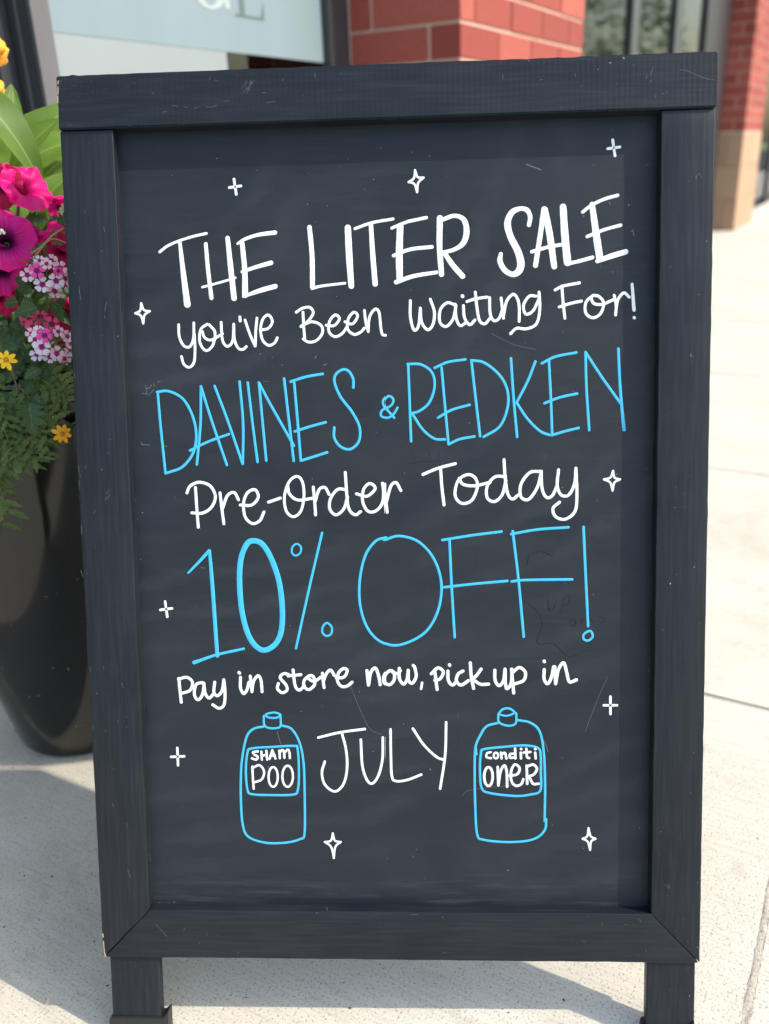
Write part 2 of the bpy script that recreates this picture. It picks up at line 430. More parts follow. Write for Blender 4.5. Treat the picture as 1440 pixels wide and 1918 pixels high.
# trees and lawn across the lot: seen only as reflections in the panes
M_TRUNK, _, _ = mat('bark', (.10,.075,.055), .9)
M_LEAFT, nt_, b_ = mat('tree_foliage', (.07,.12,.03), .6)
oi = N(nt_, 'ShaderNodeTexCoord')
nt_.links.new(ramp(nt_, noise_tex(nt_, oi.outputs['Object'], .9, 3), [(.3, (.26,.34,.16)), (.7, (.42,.48,.26))]), b_.inputs['Base Color'])
M_LAWN, nt_, b_ = mat('lawn_green', (.16,.22,.05), .9)
nt_.links.new(ramp(nt_, noise_tex(nt_, coords(nt_), 1.5, 5), [(.3, (.22,.28,.08)), (.7, (.36,.40,.14))]), b_.inputs['Base Color'])
structure(link('lawn', box_mesh('lawn', (-10,120,7.5,90,-.15,-.05)), M_LAWN, None, FM()))
def tree(s, e, h, label):
    p = P1 + D * s + E_ * e; p.z = -.06
    t = thing('broadleaf_tree', label, 'tree', p, 'trees on the lawn across the parking lot')
    bm = bmesh.new(); bmesh.ops.create_cone(bm, segments=8, radius1=.22, radius2=.09, depth=h * .6, cap_ends=True)
    bmesh.ops.translate(bm, verts=bm.verts, vec=(0, 0, h * .3)); link('trunk', bm_mesh('trunk', bm, True), M_TRUNK, t, Matrix.Translation(p))
    vs, fs = [], []
    for i in range(1000):
        u = Vector((rnd.gauss(0, 1), rnd.gauss(0, 1), rnd.gauss(0, 1))).normalized()
        q = u * (rnd.uniform(.55, 1) ** .5)
        lump = 1 + .35 * noise.noise(u * 2.3 + p)
        q = Vector((q.x * h * .36, q.y * h * .36, q.z * h * .36)) * lump + Vector((0, 0, h * .66))
        a = Vector((rnd.uniform(-1,1), rnd.uniform(-1,1), rnd.uniform(-1,1))).normalized() * rnd.uniform(.12, .25)
        b = a.orthogonal().normalized() * rnd.uniform(.08, .16)
        k = len(vs); vs += [q - a, q + b, q + a, q - b]; fs.append((k, k+1, k+2, k+3))
    link('crown', mesh('crown', vs, fs), M_LEAFT, t, Matrix.Translation(p))
tree(34, 8.5, 7, 'low rounded tree nearest the lot, reflected in the far panes')
tree(48, 13, 10, 'tall dense tree farther along the lawn behind the low one')
tree(62, 19, 14, 'small far tree at the distant end of the lawn')

# ------------------------------------------------------------ the sandwich board
BX = Vector((0.999965, 0, -0.00836)).normalized()
BU = Vector((0.0079924, 0.2931893, 0.956021)).normalized()
BN = BX.cross(BU).normalized()
BO = Vector((-0.3032707, 0.2699158, 0.8827251))
def frame_m(x, u, n, o):
    mm = Matrix.Identity(4)
    for r in range(3): mm[r][0] = x[r]; mm[r][1] = u[r]; mm[r][2] = n[r]; mm[r][3] = o[r]
    return mm
BM = frame_m(BX, BU, BN, BO)
sign = thing('sandwich_board', 'black wooden A-frame chalkboard sign with white and blue sale lettering', 'sandwich board', (0, .28, 0))
def jitter_edges(me, amp, only=None):
    for v in me.vertices:
        if only and not only(v.co): continue
        k = v.co * 90
        v.co += Vector((noise.noise(k), noise.noise(k + Vector((9,0,0))), noise.noise(k + Vector((0,9,0))))) * amp
def long_box(name, a, bev, axis, cuts, amp=.0002, rag=None):
    bm = bmesh.new(); box(bm, *a)
    bmesh.ops.bevel(bm, geom=bm.edges[:], offset=bev, segments=3, affect='EDGES', profile=.6)
    L0, L1 = (a[0], a[1]) if axis == 0 else (a[2], a[3])
    for i in range(1, cuts):
        co = [0, 0, 0]; no = [0, 0, 0]; co[axis] = L0 + (L1 - L0) * i / cuts; no[axis] = 1
        bmesh.ops.bisect_plane(bm, geom=bm.verts[:] + bm.edges[:] + bm.faces[:], plane_co=co, plane_no=no)
    me = bm_mesh(name, bm); jitter_edges(me, amp)
    if rag:
        for v in me.vertices:
            r = rag(v.co)
            if r:
                k = v.co * 260
                v.co += Vector((noise.noise(k), noise.noise(k + Vector((5,0,0))), noise.noise(k + Vector((0,5,0))) * .4)) * r
    me.polygons.foreach_set('use_smooth', [True] * len(me.polygons))
    me.set_sharp_from_angle(angle=radians(38))
    return me
WID, HGT, REC, TK = .6108, .829, .0145, .017
UL, UR, VB = .0510, .5622, .7775
# top cap, proud of the stiles, ends chipped
def capmesh():
    bm = bmesh.new(); box(bm, -.0005, .6118, .0008, .0495, -TK, .0026)
    bmesh.ops.subdivide_edges(bm, edges=[e for e in bm.edges if abs((e.verts[0].co - e.verts[1].co).x) < 1e-6], cuts=7, use_grid_fill=True)
    for i in range(1, 110):
        bmesh.ops.bisect_plane(bm, geom=bm.verts[:] + bm.edges[:] + bm.faces[:], plane_co=(-.0005 + .6123 * i / 110, 0, 0), plane_no=(1, 0, 0))
    for v in bm.verts:
        k = v.co
        x = k.x
        edge_top = k.y > .049
        end = x < .0002
        if end: v.co.x += .0018 * abs(noise.noise(k * 240)) + .0016 * max(0, noise.noise(k * 90))
        if edge_top:
            w = .0005 * noise.noise(Vector((x * 70, k.z * 40, 0))) 
            if .40 < x < .52: w -= .0009 * max(0, noise.noise(Vector((x * 130, 3, 0))) + .2)
            if x < .02: w -= .0022 * abs(noise.noise(Vector((x * 400, 7, k.z * 50))))
            v.co.y += w
    es = [e for e in bm.edges if len(e.link_faces) == 2 and e.calc_face_angle() > .9]
    bmesh.ops.bevel(bm, geom=es, offset=.0012, segments=2, affect='EDGES')
    me = bm_mesh('top_rail', bm); me.polygons.foreach_set('use_smooth', [True] * len(me.polygons)); me.set_sharp_from_angle(angle=radians(38)); return me
cap_me = capmesh()
# stiles with mitred lower ends
def stile_mesh(x0, x1, mitre_left):
    bm = bmesh.new(); g = .0004
    if mitre_left: pts = [(x0, 0), (x1, 0), (x1, -VB + .0), (x0, -HGT)]
    else: pts = [(x0, 0), (x1, 0), (x1, -HGT), (x0, -VB)]
    pts = [(x, y) for x, y in pts]
    f = bm.faces.new([bm.verts.new((x, y, 0)) for x, y in pts])
    r = bmesh.ops.extrude_face_region(bm, geom=[f])
    for v in r['geom']:
        if isinstance(v, bmesh.types.BMVert): v.co.z = -TK
    bmesh.ops.bevel(bm, geom=bm.edges[:], offset=.0010, segments=3, affect='EDGES', profile=.55)
    for i in range(1, 60):
        bmesh.ops.bisect_plane(bm, geom=bm.verts[:] + bm.edges[:] + bm.faces[:], plane_co=(0, -HGT * i / 60, 0), plane_no=(0, 1, 0))
    me = bm_mesh('stile', bm); jitter_edges(me, .0005)
    me.polygons.foreach_set('use_smooth', [True] * len(me.polygons)); me.set_sharp_from_angle(angle=radians(38)); return me
def rail_mesh():
    bm = bmesh.new(); g = .0002
    pts = [(UL + g, -VB), (UR - g, -VB), (WID - g - .001, -HGT), (g + .001, -HGT)]
    f = bm.faces.new([bm.verts.new((x, y, 0)) for x, y in pts])
    r = bmesh.ops.extrude_face_region(bm, geom=[f])
    for v in r['geom']:
        if isinstance(v, bmesh.types.BMVert): v.co.z = -TK
    bmesh.ops.bevel(bm, geom=bm.edges[:], offset=.0010, segments=3, affect='EDGES', profile=.55)
    for i in range(1, 40):
        bmesh.ops.bisect_plane(bm, geom=bm.verts[:] + bm.edges[:] + bm.faces[:], plane_co=(WID * i / 40, 0, 0), plane_no=(1, 0, 0))
    me = bm_mesh('bottom_rail', bm); jitter_edges(me, .0004)
    me.polygons.foreach_set('use_smooth', [True] * len(me.polygons)); me.set_sharp_from_angle(angle=radians(38)); return me
st_l, st_r, rail_me = stile_mesh(0, UL, True), stile_mesh(UR, WID, False), rail_mesh()
leg_me = [long_box('leg', (.0058, .0575, -HGT - .0910, -HGT + .0005, -.0155, -.003), .0016, 1, 12),
          long_box('leg', (.5592, .6075, -HGT - .0860, -HGT + .0005, -.0155, -.003), .0016, 1, 12)]
def shoe_mesh(x0, x1, yb, h):
    bm = bmesh.new()
    y1 = yb + h
    outer = [(x0 - .0035, yb - .002), (x1 + .0075, yb - .002), (x1 + .0075, y1 + .006), (x1 + .002, y1 - .0005), (x0 - .0012, y1 - .0005), (x0 - .0035, y1 - .004)]
    f = bm.faces.new([bm.verts.new((x, y, -.0005)) for x, y in outer])
    r = bmesh.ops.extrude_face_region(bm, geom=[f])
    for v in r['geom']:
        if isinstance(v, bmesh.types.BMVert): v.co.z = -.0175
    bmesh.ops.bevel(bm, geom=bm.edges[:], offset=.0009, segments=2, affect='EDGES')
    return bm_mesh('foot_cover', bm)
M_RUB, nt_, b_ = mat('black_rubber', (.018,.018,.02), .6)
panel_me = box_mesh('panel', (UL - .008, UR + .008, -VB - .008, .006, -REC - .006, -REC), 0)
def leaf_of_sign(MW):
    pr = {}
    for nm, me, M in (('top_rail', cap_me, M_RAIL), ('stile', st_l, M_STILE), ('stile', st_r, M_STILE), ('bottom_rail', rail_me, M_BRAIL),
                      ('panel', panel_me, M_BOARD), ('leg', leg_me[0], M_LEG), ('leg', leg_me[1], M_LEG)):
        o = link(nm, me, M, sign, MW)
        pr[nm if nm not in pr else nm + '2'] = o
    return pr
front = leaf_of_sign(BM)
link('foot_cover', shoe_mesh(.0058, .0575, -HGT - .0910, .024), M_RUB, sign, BM)
link('foot_cover', shoe_mesh(.5592, .5995, -HGT - .0860, .017), M_RUB, sign, BM)
# the rear leaf, hinged behind the top rail and leaning the other way
RX = -BX; RU = Vector((0, -.2931893, .956)); RU = (RU - RX * RU.dot(RX)).normalized(); RN = RX.cross(RU).normalized()
piv = BM @ Vector((WID, 0.0495, -TK - .004))
RO = piv - RU * .0495 + RN * TK
RM = frame_m(RX, RU, RN, RO)
leaf_of_sign(RM)
for x in (.12, .49):
    bm = bmesh.new(); bmesh.ops.create_cone(bm, segments=12, radius1=.003, radius2=.003, depth=.05, cap_ends=True)
    bmesh.ops.rotate(bm, verts=bm.verts, matrix=Matrix.Rotation(pi / 2, 3, 'Y')); bmesh.ops.translate(bm, verts=bm.verts, vec=(x, .0515, -TK - .002))
    link('hinge', bm_mesh('hinge', bm, True), M_METAL, sign, BM)

# ---- the writing: marker strokes traced as low beads of paint on the panel
def board_xy(px, py, w=-REC):
    r = RIGHT * ((px - 720) / FPX) + DOWN * ((py - 959) / FPX) + FWD
    o = BO + BN * w
    p = CAM + r * ((o - CAM).dot(BN) / r.dot(BN))
    q = p - BO
    return q.dot(BX), q.dot(BU)
UNIT = .00058                                            # metres of board per photo pixel
def spline(P, closed=False, n=7):
    if len(P) == 2 and not closed: return [tuple(P[0][k] + (P[1][k] - P[0][k]) * i / 6 for k in range(3)) for i in range(7)]
    out = []
    L = len(P)
    for i in range(L - (0 if closed else 1)):
        p1, p2 = P[i], P[(i + 1) % L]
        p0 = P[i - 1] if (closed or i) else tuple(2 * p1[k] - p2[k] for k in range(3))
        p3 = P[(i + 2) % L] if (closed or i + 2 < L) else tuple(2 * p2[k] - p1[k] for k in range(3))
        for j in range(n):
            t = j / n
            out.append(tuple(.5 * (2*p1[k] + (p2[k]-p0[k])*t + (2*p0[k]-5*p1[k]+4*p2[k]-p3[k])*t*t + (3*p1[k]-p0[k]-3*p2[k]+p3[k])*t**3) for k in range(3)))
    out.append(P[0] if closed else P[-1])
    return out
LAYER = [0]
def stroke(vs, fs, pts, closed=False):
    """pts: (x, y, width) on the board in metres"""
    Q = spline(pts, closed)
    LAYER[0] += 1; zb = -REC + .00004 + (LAYER[0] % 40) * .000006
    rows = []
    n = len(Q)
    # round caps: extra rings in front of the first and behind the last point
    ring = []
    for i, (x, y, w) in enumerate(Q):
        a = Q[max(0, i - 1)]; b = Q[min(n - 1, i + 1)]
        if closed and i in (0, n - 1): a, b = Q[n - 2], Q[1]
        tx, ty = b[0] - a[0], b[1] - a[1]; l = sqrt(tx*tx + ty*ty) or 1; tx /= l; ty /= l
        jw = 1 + .07 * noise.noise(Vector((x * 300, y * 300, LAYER[0])))
        ring.append((x, y, w * .5 * jw, tx, ty))
    if not closed:
        x, y, h, tx, ty = ring[0]
        cap = [(x - tx*h*k, y - ty*h*k, h*sqrt(max(0, 1 - k*k)), tx, ty) for k in (.97, .85, .6, .3)]
        x, y, h, tx, ty = ring[-1]
        cap2 = [(x + tx*h*k, y + ty*h*k, h*sqrt(max(0, 1 - k*k)), tx, ty) for k in (.3, .6, .85, .97)]
        ring = cap + ring + cap2
    base = len(vs)
    for i, (x, y, h, tx, ty) in enumerate(ring):
        hz = min(.00016, h * .1)
        zz = zb + i * 2e-7
        for k, z in ((-1, 0), (-.82, hz * .9), (0, hz), (.82, hz * .9), (1, 0)):
            vs.append((x - ty * h * k, y + tx * h * k, zz + z))
    for i in range(len(ring) - 1):
        for k in range(4):
            a = base + i * 5 + k; fs.append((a, a + 5, a + 6, a + 1))
panel_obj = front['panel']
def writing(name, blk, strokes, M, w0, whole=False, w=-REC, par=None):
    plane = w
    ox, oy, sc = blk
    items = []; lift = plane + REC
    for s in strokes:
        closed = False; w = w0
        if isinstance(s, dict): closed = s.get('c', False); w = s.get('w', w0); pts = s['p']
        else: pts = s
        ws = w if isinstance(w, (list, tuple)) else None
        out = []
        for i, (x, y) in enumerate(pts):
            if ws is None: ww = w
            elif len(ws) == len(pts): ww = ws[i]
            else: ww = ws[0] + (ws[-1] - ws[0]) * i / max(1, len(pts) - 1)
            bx, by = board_xy(ox + x / sc, oy + y / sc, plane)
            out.append((bx, by, ww / sc * UNIT))
        if closed: out = out if out[0][:2] != out[-1][:2] else out[:-1]
        items.append((out, closed, [(q[0], q[1], q[2]) for q in spline(out, closed)]))
    # strokes that touch belong to one letter or one joined-up word
    grp = list(range(len(items)))
    def root(i):
        while grp[i] != i: i = grp[i]
        return i
    for i in range(len(items)):
        for j in range(i):
            if whole or min((a[0]-b[0])**2 + (a[1]-b[1])**2 - ((a[2]+b[2])*.5 + .0006)**2 for a in items[i][2] for b in items[j][2]) < 0:
                grp[root(i)] = root(j)
    for g in sorted(set(root(i) for i in range(len(items)))):
        vs, fs = [], []
        for i, (out, closed, _) in enumerate(items):
            if root(i) == g: stroke(vs, fs, out, closed)
        last = link(name, mesh(name, [(x, y, z + lift) for x, y, z in vs], fs, True), M, par or panel_obj, BM)
    return last
def T(p, w=None, c=False):
    d = {'p': p, 'c': c}
    if w is not None: d['w'] = w
    return d
def ell(cx, cy, rx, ry, w=None, tilt=0, n=10):
    return T([(cx + rx*cos(2*pi*i/n)*cos(tilt) - ry*sin(2*pi*i/n)*sin(tilt), cy + rx*cos(2*pi*i/n)*sin(tilt) + ry*sin(2*pi*i/n)*cos(tilt)) for i in range(n)], w, True)
A = (280, 300, 3.1304); B = (740, 260, 3.0); Cb = (240, 640, 3.0); Db = (700, 620, 2.769); Eb = (280, 960, 3.2727); Fb = (660, 960, 2.769); Gb = (280, 1300, 3.1304); Hb = (720, 1280, 3.1304)

writing('lettering', A, [
 T([(62,538),(110,502),(180,472),(260,447),(335,430)], 14), T([(180,485),(200,660),(224,846)], [18,27,35]),
 T([(332,492),(345,640),(365,808)], [20,21,22]), T([(460,458),(478,630),(498,810)], [24,28,30]), T([(312,745),(420,716),(506,690)], 12),
 T([(518,490),(560,464),(640,438),(738,425)], [12,16,19,22]), T([(545,487),(560,640),(563,790)], [24,27,32]), T([(545,655),(630,626),(715,602)], [16,20,23]), T([(552,800),(650,765),(740,740)], [14,24,25]),
 T([(940,394),(955,560),(958,745)], [24,25,26]), T([(955,752),(1020,737),(1148,722)], [16,14,13]),
 T([(1165,397),(1173,560),(1185,738)], [32,34,30]), T([(1207,402),(1300,369),(1424,345)], 15), T([(1300,378),(1310,540),(1325,726)], [22,26,28])], M_WHITE, 14)
writing('lettering', B, [
 T([(-24,404),(70,465),(172,443)][1:], 16) , T([(-22,402+100),(30,480),(70,465)], 15), T([(25,492),(20,640),(22,785)], [32,34,32]), T([(-12,657),(80,622),(203,608)], [18,18,18]), T([(2,806),(100,772),(228,751)], [22,20,18]),
 T([(248,447),(246,600),(257,762)], [30,28,26]), T([(262,455),(330,433),(382,455),(398,520),(380,585),(330,622),(262,640)], [20,20,24,29,26,20,18]), T([(275,645),(322,712),(375,772)], [22,26,27]),
 T([(748,485),(755,440),(738,402),(700,393),(652,415),(628,475),(645,550),(685,630),(703,700),(690,745),(655,762),(612,738),(586,690),(590,648)], [20,22,23,22,28,32,32,34,36,34,26,26,26,20]),
 T([(833,395),(812,540),(785,712)], [26,24,25]), T([(838,398),(866,545),(890,718)], [28,33,28]), T([(764,635),(860,608),(945,593)], 17),
 T([(940,383),(950,540),(965,695)], [32,36,36]), T([(962,703),(1030,688),(1105,667)], 18),
 T([(1050,412),(1100,374),(1170,340),(1247,318)], 16), T([(1103,370),(1125,530),(1147,675)], [26,34,34]), T([(1075,550),(1170,512),(1263,486)], 16), T([(1132,688),(1210,660),(1292,635)], [20,26,26])], M_WHITE, 16)
writing('lettering', A, [
 [(173,965),(177,1035),(203,1088),(238,1094),(260,1045),(262,955)], [(265,1020),(269,1110),(263,1185),(235,1215),(203,1195),(190,1152)],
 T([(340,962),(302,995),(298,1070),(333,1117),(373,1085),(386,1010),(352,965)], 14), [(312,1005),(325,1040),(365,1055),(430,1018)],
 [(422,952),(430,1055),(458,1092),(490,1060),(496,962)], [(496,965),(500,1050),(522,1102),(550,1110),(570,1094)],
 T([(532,920),(534,943)], 15), [(562,938),(592,1025),(621,1090)], [(622,1090),(625,1000),(632,926)],
 [(655,997),(700,985),(722,945),(700,908),(668,930),(653,990),(665,1055),(700,1086),(735,1072),(751,1042)],
 [(862,892),(900,868),(942,864),(962,895),(935,940),(890,976)], [(902,892),(905,960),(912,1048)], [(892,972),(955,948),(1008,970),(1015,1015),(980,1058),(935,1067),(903,1048)],
 [(1038,968),(1085,970),(1116,930),(1090,908),(1058,945),(1054,1005),(1088,1035),(1130,1018),(1160,978)],
 [(1148,948),(1192,960),(1222,915),(1200,892),(1168,930),(1164,990),(1200,1022),(1238,1010),(1262,985)],
 [(1262,882),(1270,950),(1285,1005)], [(1284,1003),(1292,920),(1325,874),(1348,895),(1358,980),(1366,1020),(1380,1027)]], M_WHITE, 14)
writing('lettering', B, [
 [(82,910),(82,1000),(102,1074),(128,1050),(138,952)], [(138,952),(145,1030),(178,1073),(208,1045),(217,975),(194,902)],
 [(330,932),(288,922),(250,962),(248,1030),(283,1055),(322,1012),(338,938)], [(334,930),(340,1010),(362,1050),(392,1035)],
 [(380,938),(386,1005),(415,1045),(445,1018)], T([(374,884)]*1 + [(376,886)], 17),
 [(447,862),(455,940),(470,1020),(500,1040),(528,1010)], [(400,915),(450,899),(513,890)],
 [(527,893),(530,980),(550,1022),(580,1010),(598,965)], [(592,895),(598,950),(605,1008)], [(604,1000),(622,915),(660,874),(686,905),(694,960),(693,1026)],
 [(790,885),(750,885),(718,935),(730,985),(770,968),(805,900)], [(805,862),(809,960),(790,1040),(735,1068),(680,1065),(645,1095)],
 [(895,850),(940,828),(1032,810)], [(933,828),(940,920),(950,1008)], [(918,945),(980,926),(1043,912)],
 [(1108,880),(1068,920),(1068,980),(1108,1006),(1152,980),(1167,920),(1135,883),(1100,888),(1112,925),(1160,930),(1222,905)],
 [(1227,880),(1238,940),(1235,990)], [(1238,950),(1250,900),(1282,866),(1312,890)],
 T([(1328,817),(1339,962)], [14,17]), T([(1339,1004),(1341,1006)], 15)], M_WHITE, 14)
writing('lettering', Cb, [
 [(168,283),(185,480),(212,740)], [(165,283),(230,279),(310,322),(365,420),(385,530),(365,630),(305,705),(222,737)],
 [(411,252),(408,470),(388,690)], [(412,255),(470,440),(557,693)], [(350,612),(450,563),(568,520)],
 [(488,250),(560,440),(645,686)], [(646,686),(648,460),(628,225)], [(674,230),(700,450),(729,676)],
 [(737,232),(760,480),(778,668)], [(736,230),(800,350),(933,585)], [(878,208),(905,440),(932,670)],
 [(915,225),(1000,198),(1096,181)], [(935,232),(955,460),(972,668)], [(938,505),(1020,478),(1112,453)], [(976,668),(1050,645),(1120,622)],
 [(1267,258),(1266,210),(1240,165),(1205,158),(1168,185),(1162,230),(1195,310),(1260,395),(1302,480),(1298,560),(1250,604),(1195,590),(1160,540),(1160,482)]], M_BLUE, 13.5)
writing('lettering', Cb, [
 [(332,850),(350,812),(400,790),(462,810),(492,870),(470,930),(420,963),(360,962)], [(380,820),(388,940),(396,1043)],
 [(518,850),(530,950),(540,1023)], [(533,935),(560,865),(598,848),(622,888)],
 [(632,918),(695,918),(733,875),(715,832),(672,850),(650,910),(660,985),(700,1022),(742,1005),(765,957)], [(790,902),(857,879)],
 T([(948,757),(905,790),(880,870),(890,950),(930,984),(973,950),(990,865),(980,785)], 14, True), [(898,808),(908,855),(955,890),(1038,880)],
 [(1042,817),(1050,900),(1055,973)], [(1052,900),(1075,832),(1108,820),(1131,858)],
 [(1228,832),(1180,830),(1140,880),(1135,940),(1170,973),(1213,940),(1235,870)], [(1222,735),(1232,880),(1245,945),(1278,973),(1308,955)],
 [(1285,855),(1345,868),(1390,825),(1360,797),(1325,830),(1320,900),(1350,953),(1395,950),(1432,900),(1438,800)]], M_WHITE, 15)
writing('lettering', Db, [
 [(47,790),(57,860),(66,940)], [(64,880),(85,805),(113,787),(137,828)],
 [(252,744),(330,712),(420,688)], [(343,710),(350,810),(361,902)],
 T([(485,745),(435,775),(418,850),(450,893),(503,880),(533,815),(525,765)], 14, True), [(440,765),(460,795),(520,803),(600,785)],
 [(680,755),(625,757),(585,805),(585,865),(622,885),(662,850),(682,775)], [(672,668),(678,760),(690,840),(715,872),(747,850)],
 [(858,728),(805,735),(760,795),(760,860),(800,873),(845,810),(866,728)], [(864,728),(870,820),(893,863),(923,853),(948,800)],
 [(955,720),(948,800),(968,850),(1008,850),(1038,790),(1045,712)], [(1045,712),(1050,850),(1040,935),(990,976),(940,963),(926,920),(960,888)]], M_WHITE, 14)
writing('lettering', Db, [
 T([(103,450),(60,400),(50,362),(75,338),(98,355),(88,385),(45,412),(40,440),(70,450),(100,430),(120,398)], 11),
 [(175,175),(182,350),(190,572)], [(172,172),(240,174),(298,215),(312,288),(285,370),(235,414),(190,428)], [(198,432),(250,510),(310,558),(366,563)],
 [(312,192),(380,162),(472,148)], [(348,190),(365,380),(384,586)], [(330,450),(400,410),(494,383)], [(385,588),(440,562),(519,547)],
 [(503,155),(525,350),(548,546)], [(502,152),(570,165),(650,230),(690,310),(690,400),(650,495),(567,549)],
 [(708,142),(722,350),(740,549)], [(835,158),(795,260),(738,370)], [(738,373),(795,457),(860,520),(910,540)],
 [(868,168),(940,133),(1047,112)], [(905,155),(915,350),(922,540)], [(882,375),(960,345),(1051,325)], [(922,540),(990,520),(1059,503)],
 [(1095,110),(1100,300),(1114,514)], [(1096,112),(1180,240),(1283,385)], T([(1265,92),(1275,300),(1295,512)], [12,13,16])], M_BLUE, 12)
writing('lettering', Eb, [
 T([(240,370),(300,308),(368,235)], [12,16,20]), T([(370,235),(388,450),(418,878)], [18,22,22]), T([(275,920),(350,893),(420,870),(580,835)], [22,17,16,15]),
 T([(640,173),(598,195),(562,290),(555,440),(572,620),(618,770),(690,842),(765,815),(808,735),(817,600),(798,430),(750,285),(695,195)], 31, True),
 T([(905,192),(878,212),(876,248),(898,264),(925,248),(931,213)], 11, True), T([(1060,125),(980,468),(900,832)], 14), T([(1090,677),(1065,700),(1062,735),(1088,757),(1116,742),(1119,703)], 12, True)], M_BLUE, 16)
writing('lettering', Fb, [
 [(165,142),(240,122),(340,152),(420,242),(458,370),(440,510),(370,625),(240,687),(145,668),(78,595),(42,480),(40,350),(68,225),(120,150),(172,130)],
 [(463,143),(620,118),(770,99)], [(500,140),(511,380),(527,647)], [(472,388),(620,371),(800,355)],
 [(820,112),(960,88),(1117,77)], [(828,97),(858,350),(885,644)], [(822,358),(900,350),(1137,347)],
 [(1195,75),(1205,300),(1219,589)], T([(1222,615),(1197,632),(1196,656),(1219,664),(1242,645),(1237,620)], 11, True)], M_BLUE, 12.5)
writing('lettering', Eb, [
 [(182,1017),(188,1080),(197,1163)], [(180,1022),(232,1010),(266,1042),(250,1090),(200,1108)],
 [(325,1042),(288,1055),(277,1115),(300,1148),(327,1115),(337,1050)], [(334,1045),(345,1110),(368,1137),(395,1112)],
 [(402,1040),(397,1100),(418,1123),(447,1092),(458,1025)], [(458,1025),(465,1100),(460,1175),(430,1200),(390,1178)],
 [(560,1010),(560,1075),(580,1110),(600,1085),(612,1040)], T([(551,981),(554,984)], 19), [(620,1003),(630,1098)], [(630,1095),(640,1035),(668,1000),(686,1030),(692,1098)],
 [(855,993),(825,987),(803,1012),(838,1055),(845,1088),(815,1104),(787,1080),(792,1048)],
 [(882,965),(895,1060),(920,1088),(952,1062)], [(852,1002),(930,994)],
 T([(985,1000),(950,1030),(952,1070),(983,1085),(1015,1052),(1008,1010)], 17, True), [(975,1018),(1010,1035),(1052,1010)],
 [(1062,985),(1066,1030),(1072,1073)], [(1068,1035),(1085,990),(1112,966),(1136,1000)],
 [(1148,1015),(1195,1008),(1214,968),(1190,957),(1160,985),(1155,1035),(1180,1066),(1215,1063),(1244,1040)]], M_WHITE, 17)
writing('lettering', Fb, [
 [(77,820),(85,895)], [(86,893),(97,830),(120,807),(136,840),(146,893)],
 T([(192,820),(166,845),(166,882),(190,893),(213,868),(212,832)], 15, True), [(205,828),(230,835),(245,820)],
 [(240,808),(240,860),(262,890),(280,865),(286,818)], [(286,818),(288,870),(308,885),(327,850),(320,805),(312,793)],
 T([(358,883),(353,914)], 12),
 [(406,836),(440,806),(468,826),(452,862),(424,870)], [(424,822),(431,880),(436,918)],
 [(492,822),(494,870),(515,895),(537,875)], T([(500,790),(501,792)], 16), [(570,822),(545,838),(536,872),(560,895),(598,872)],
 [(608,780),(613,850),(625,912)], [(664,812),(640,845),(618,864)], [(618,864),(660,890),(703,890)],
 [(735,818),(737,870),(757,898),(780,872),(788,812)], [(788,815),(790,880),(798,914),(820,885),(824,812)],
 [(822,812),(828,880),(833,936)], [(826,830),(862,804),(893,828),(885,870),(836,890)],
 [(991,815),(991,865),(1010,888),(1030,850),(1040,800)], T([(991,771),(992,773)], 16), [(1046,800),(1050,888)], [(1051,885),(1065,815),(1092,779),(1108,830),(1122,878),(1158,868)]], M_WHITE, 15)
writing('bottle_drawing', Gb, [
 [(672,190),(610,205),(570,255),(545,380),(538,480),(538,620),(548,760),(580,835),(680,871),(800,871),(885,850),(911,815),(912,600),(905,400),(880,280),(835,205),(782,185)],
 T([(722,109),(684,120),(700,137),(745,139),(770,124),(750,111)], 12, True), T([(672,128),(675,180),(700,198),(740,200),(770,188),(770,130)], 12),
 T([(600,319),(720,310),(845,304),(870,320),(878,450),(872,560),(845,589),(720,592),(605,587),(577,562),(567,450),(576,345)], 13, True)], M_BLUE, 13)
writing('lettering', Gb, [
 [(638,336),(610,340),(617,355),(637,367),(628,384),(603,377)], [(658,337),(661,384)], [(687,332),(692,384)], [(660,362),(689,356)],
 [(722,330),(706,380)], [(722,330),(741,378)], [(711,363),(737,359)], [(763,332),(766,376)], [(764,345),(780,328),(790,340),(793,374)], [(792,345),(812,326),(822,340),(825,375)],
 [(605,426),(608,490),(613,555)], [(608,432),(648,418),(674,455),(660,500),(620,517)], ell(727,486, 27, 58, 12), ell(812,482, 31, 62, 12)], M_WHITE, 12.5)
writing('lettering', Gb, [
 [(992,255),(1120,225),(1265,205)], [(1130,230),(1155,330),(1160,440),(1138,530),(1088,571),(1030,530),(1013,460),(1030,396)],
 [(1241,268),(1250,420),(1278,505),(1310,524),(1345,475),(1368,380),(1370,255)]], M_WHITE, 14)
writing('lettering', Hb, [
 [(32,270),(34,420),(40,545),(65,573),(130,566),(212,535)], [(163,265),(225,358),(300,430),(345,448)], [(358,228),(352,420),(323,617)]], M_WHITE, 14)
writing('bottle_drawing', Hb, [
 [(660,232),(595,252),(558,305),(530,375),(525,500),(528,700),(540,885),(580,917),(700,930),(820,925),(895,902),(938,855),(945,795)], [(935,808),(938,600),(930,400),(905,280),(850,230),(782,216)],
 T([(530,375),(535,415)], 14),
 T([(664,180),(690,152),(730,148),(768,175)], 12), T([(668,182),(715,190),(765,172)], 11), T([(664,182),(668,228),(720,248),(765,235),(770,180)], 12),
 T([(580,386),(700,372),(820,364),(898,380),(912,430),(913,520),(910,628),(850,652),(760,660),(610,642),(565,610),(556,500),(562,410)], 13, True)], M_BLUE, 13)
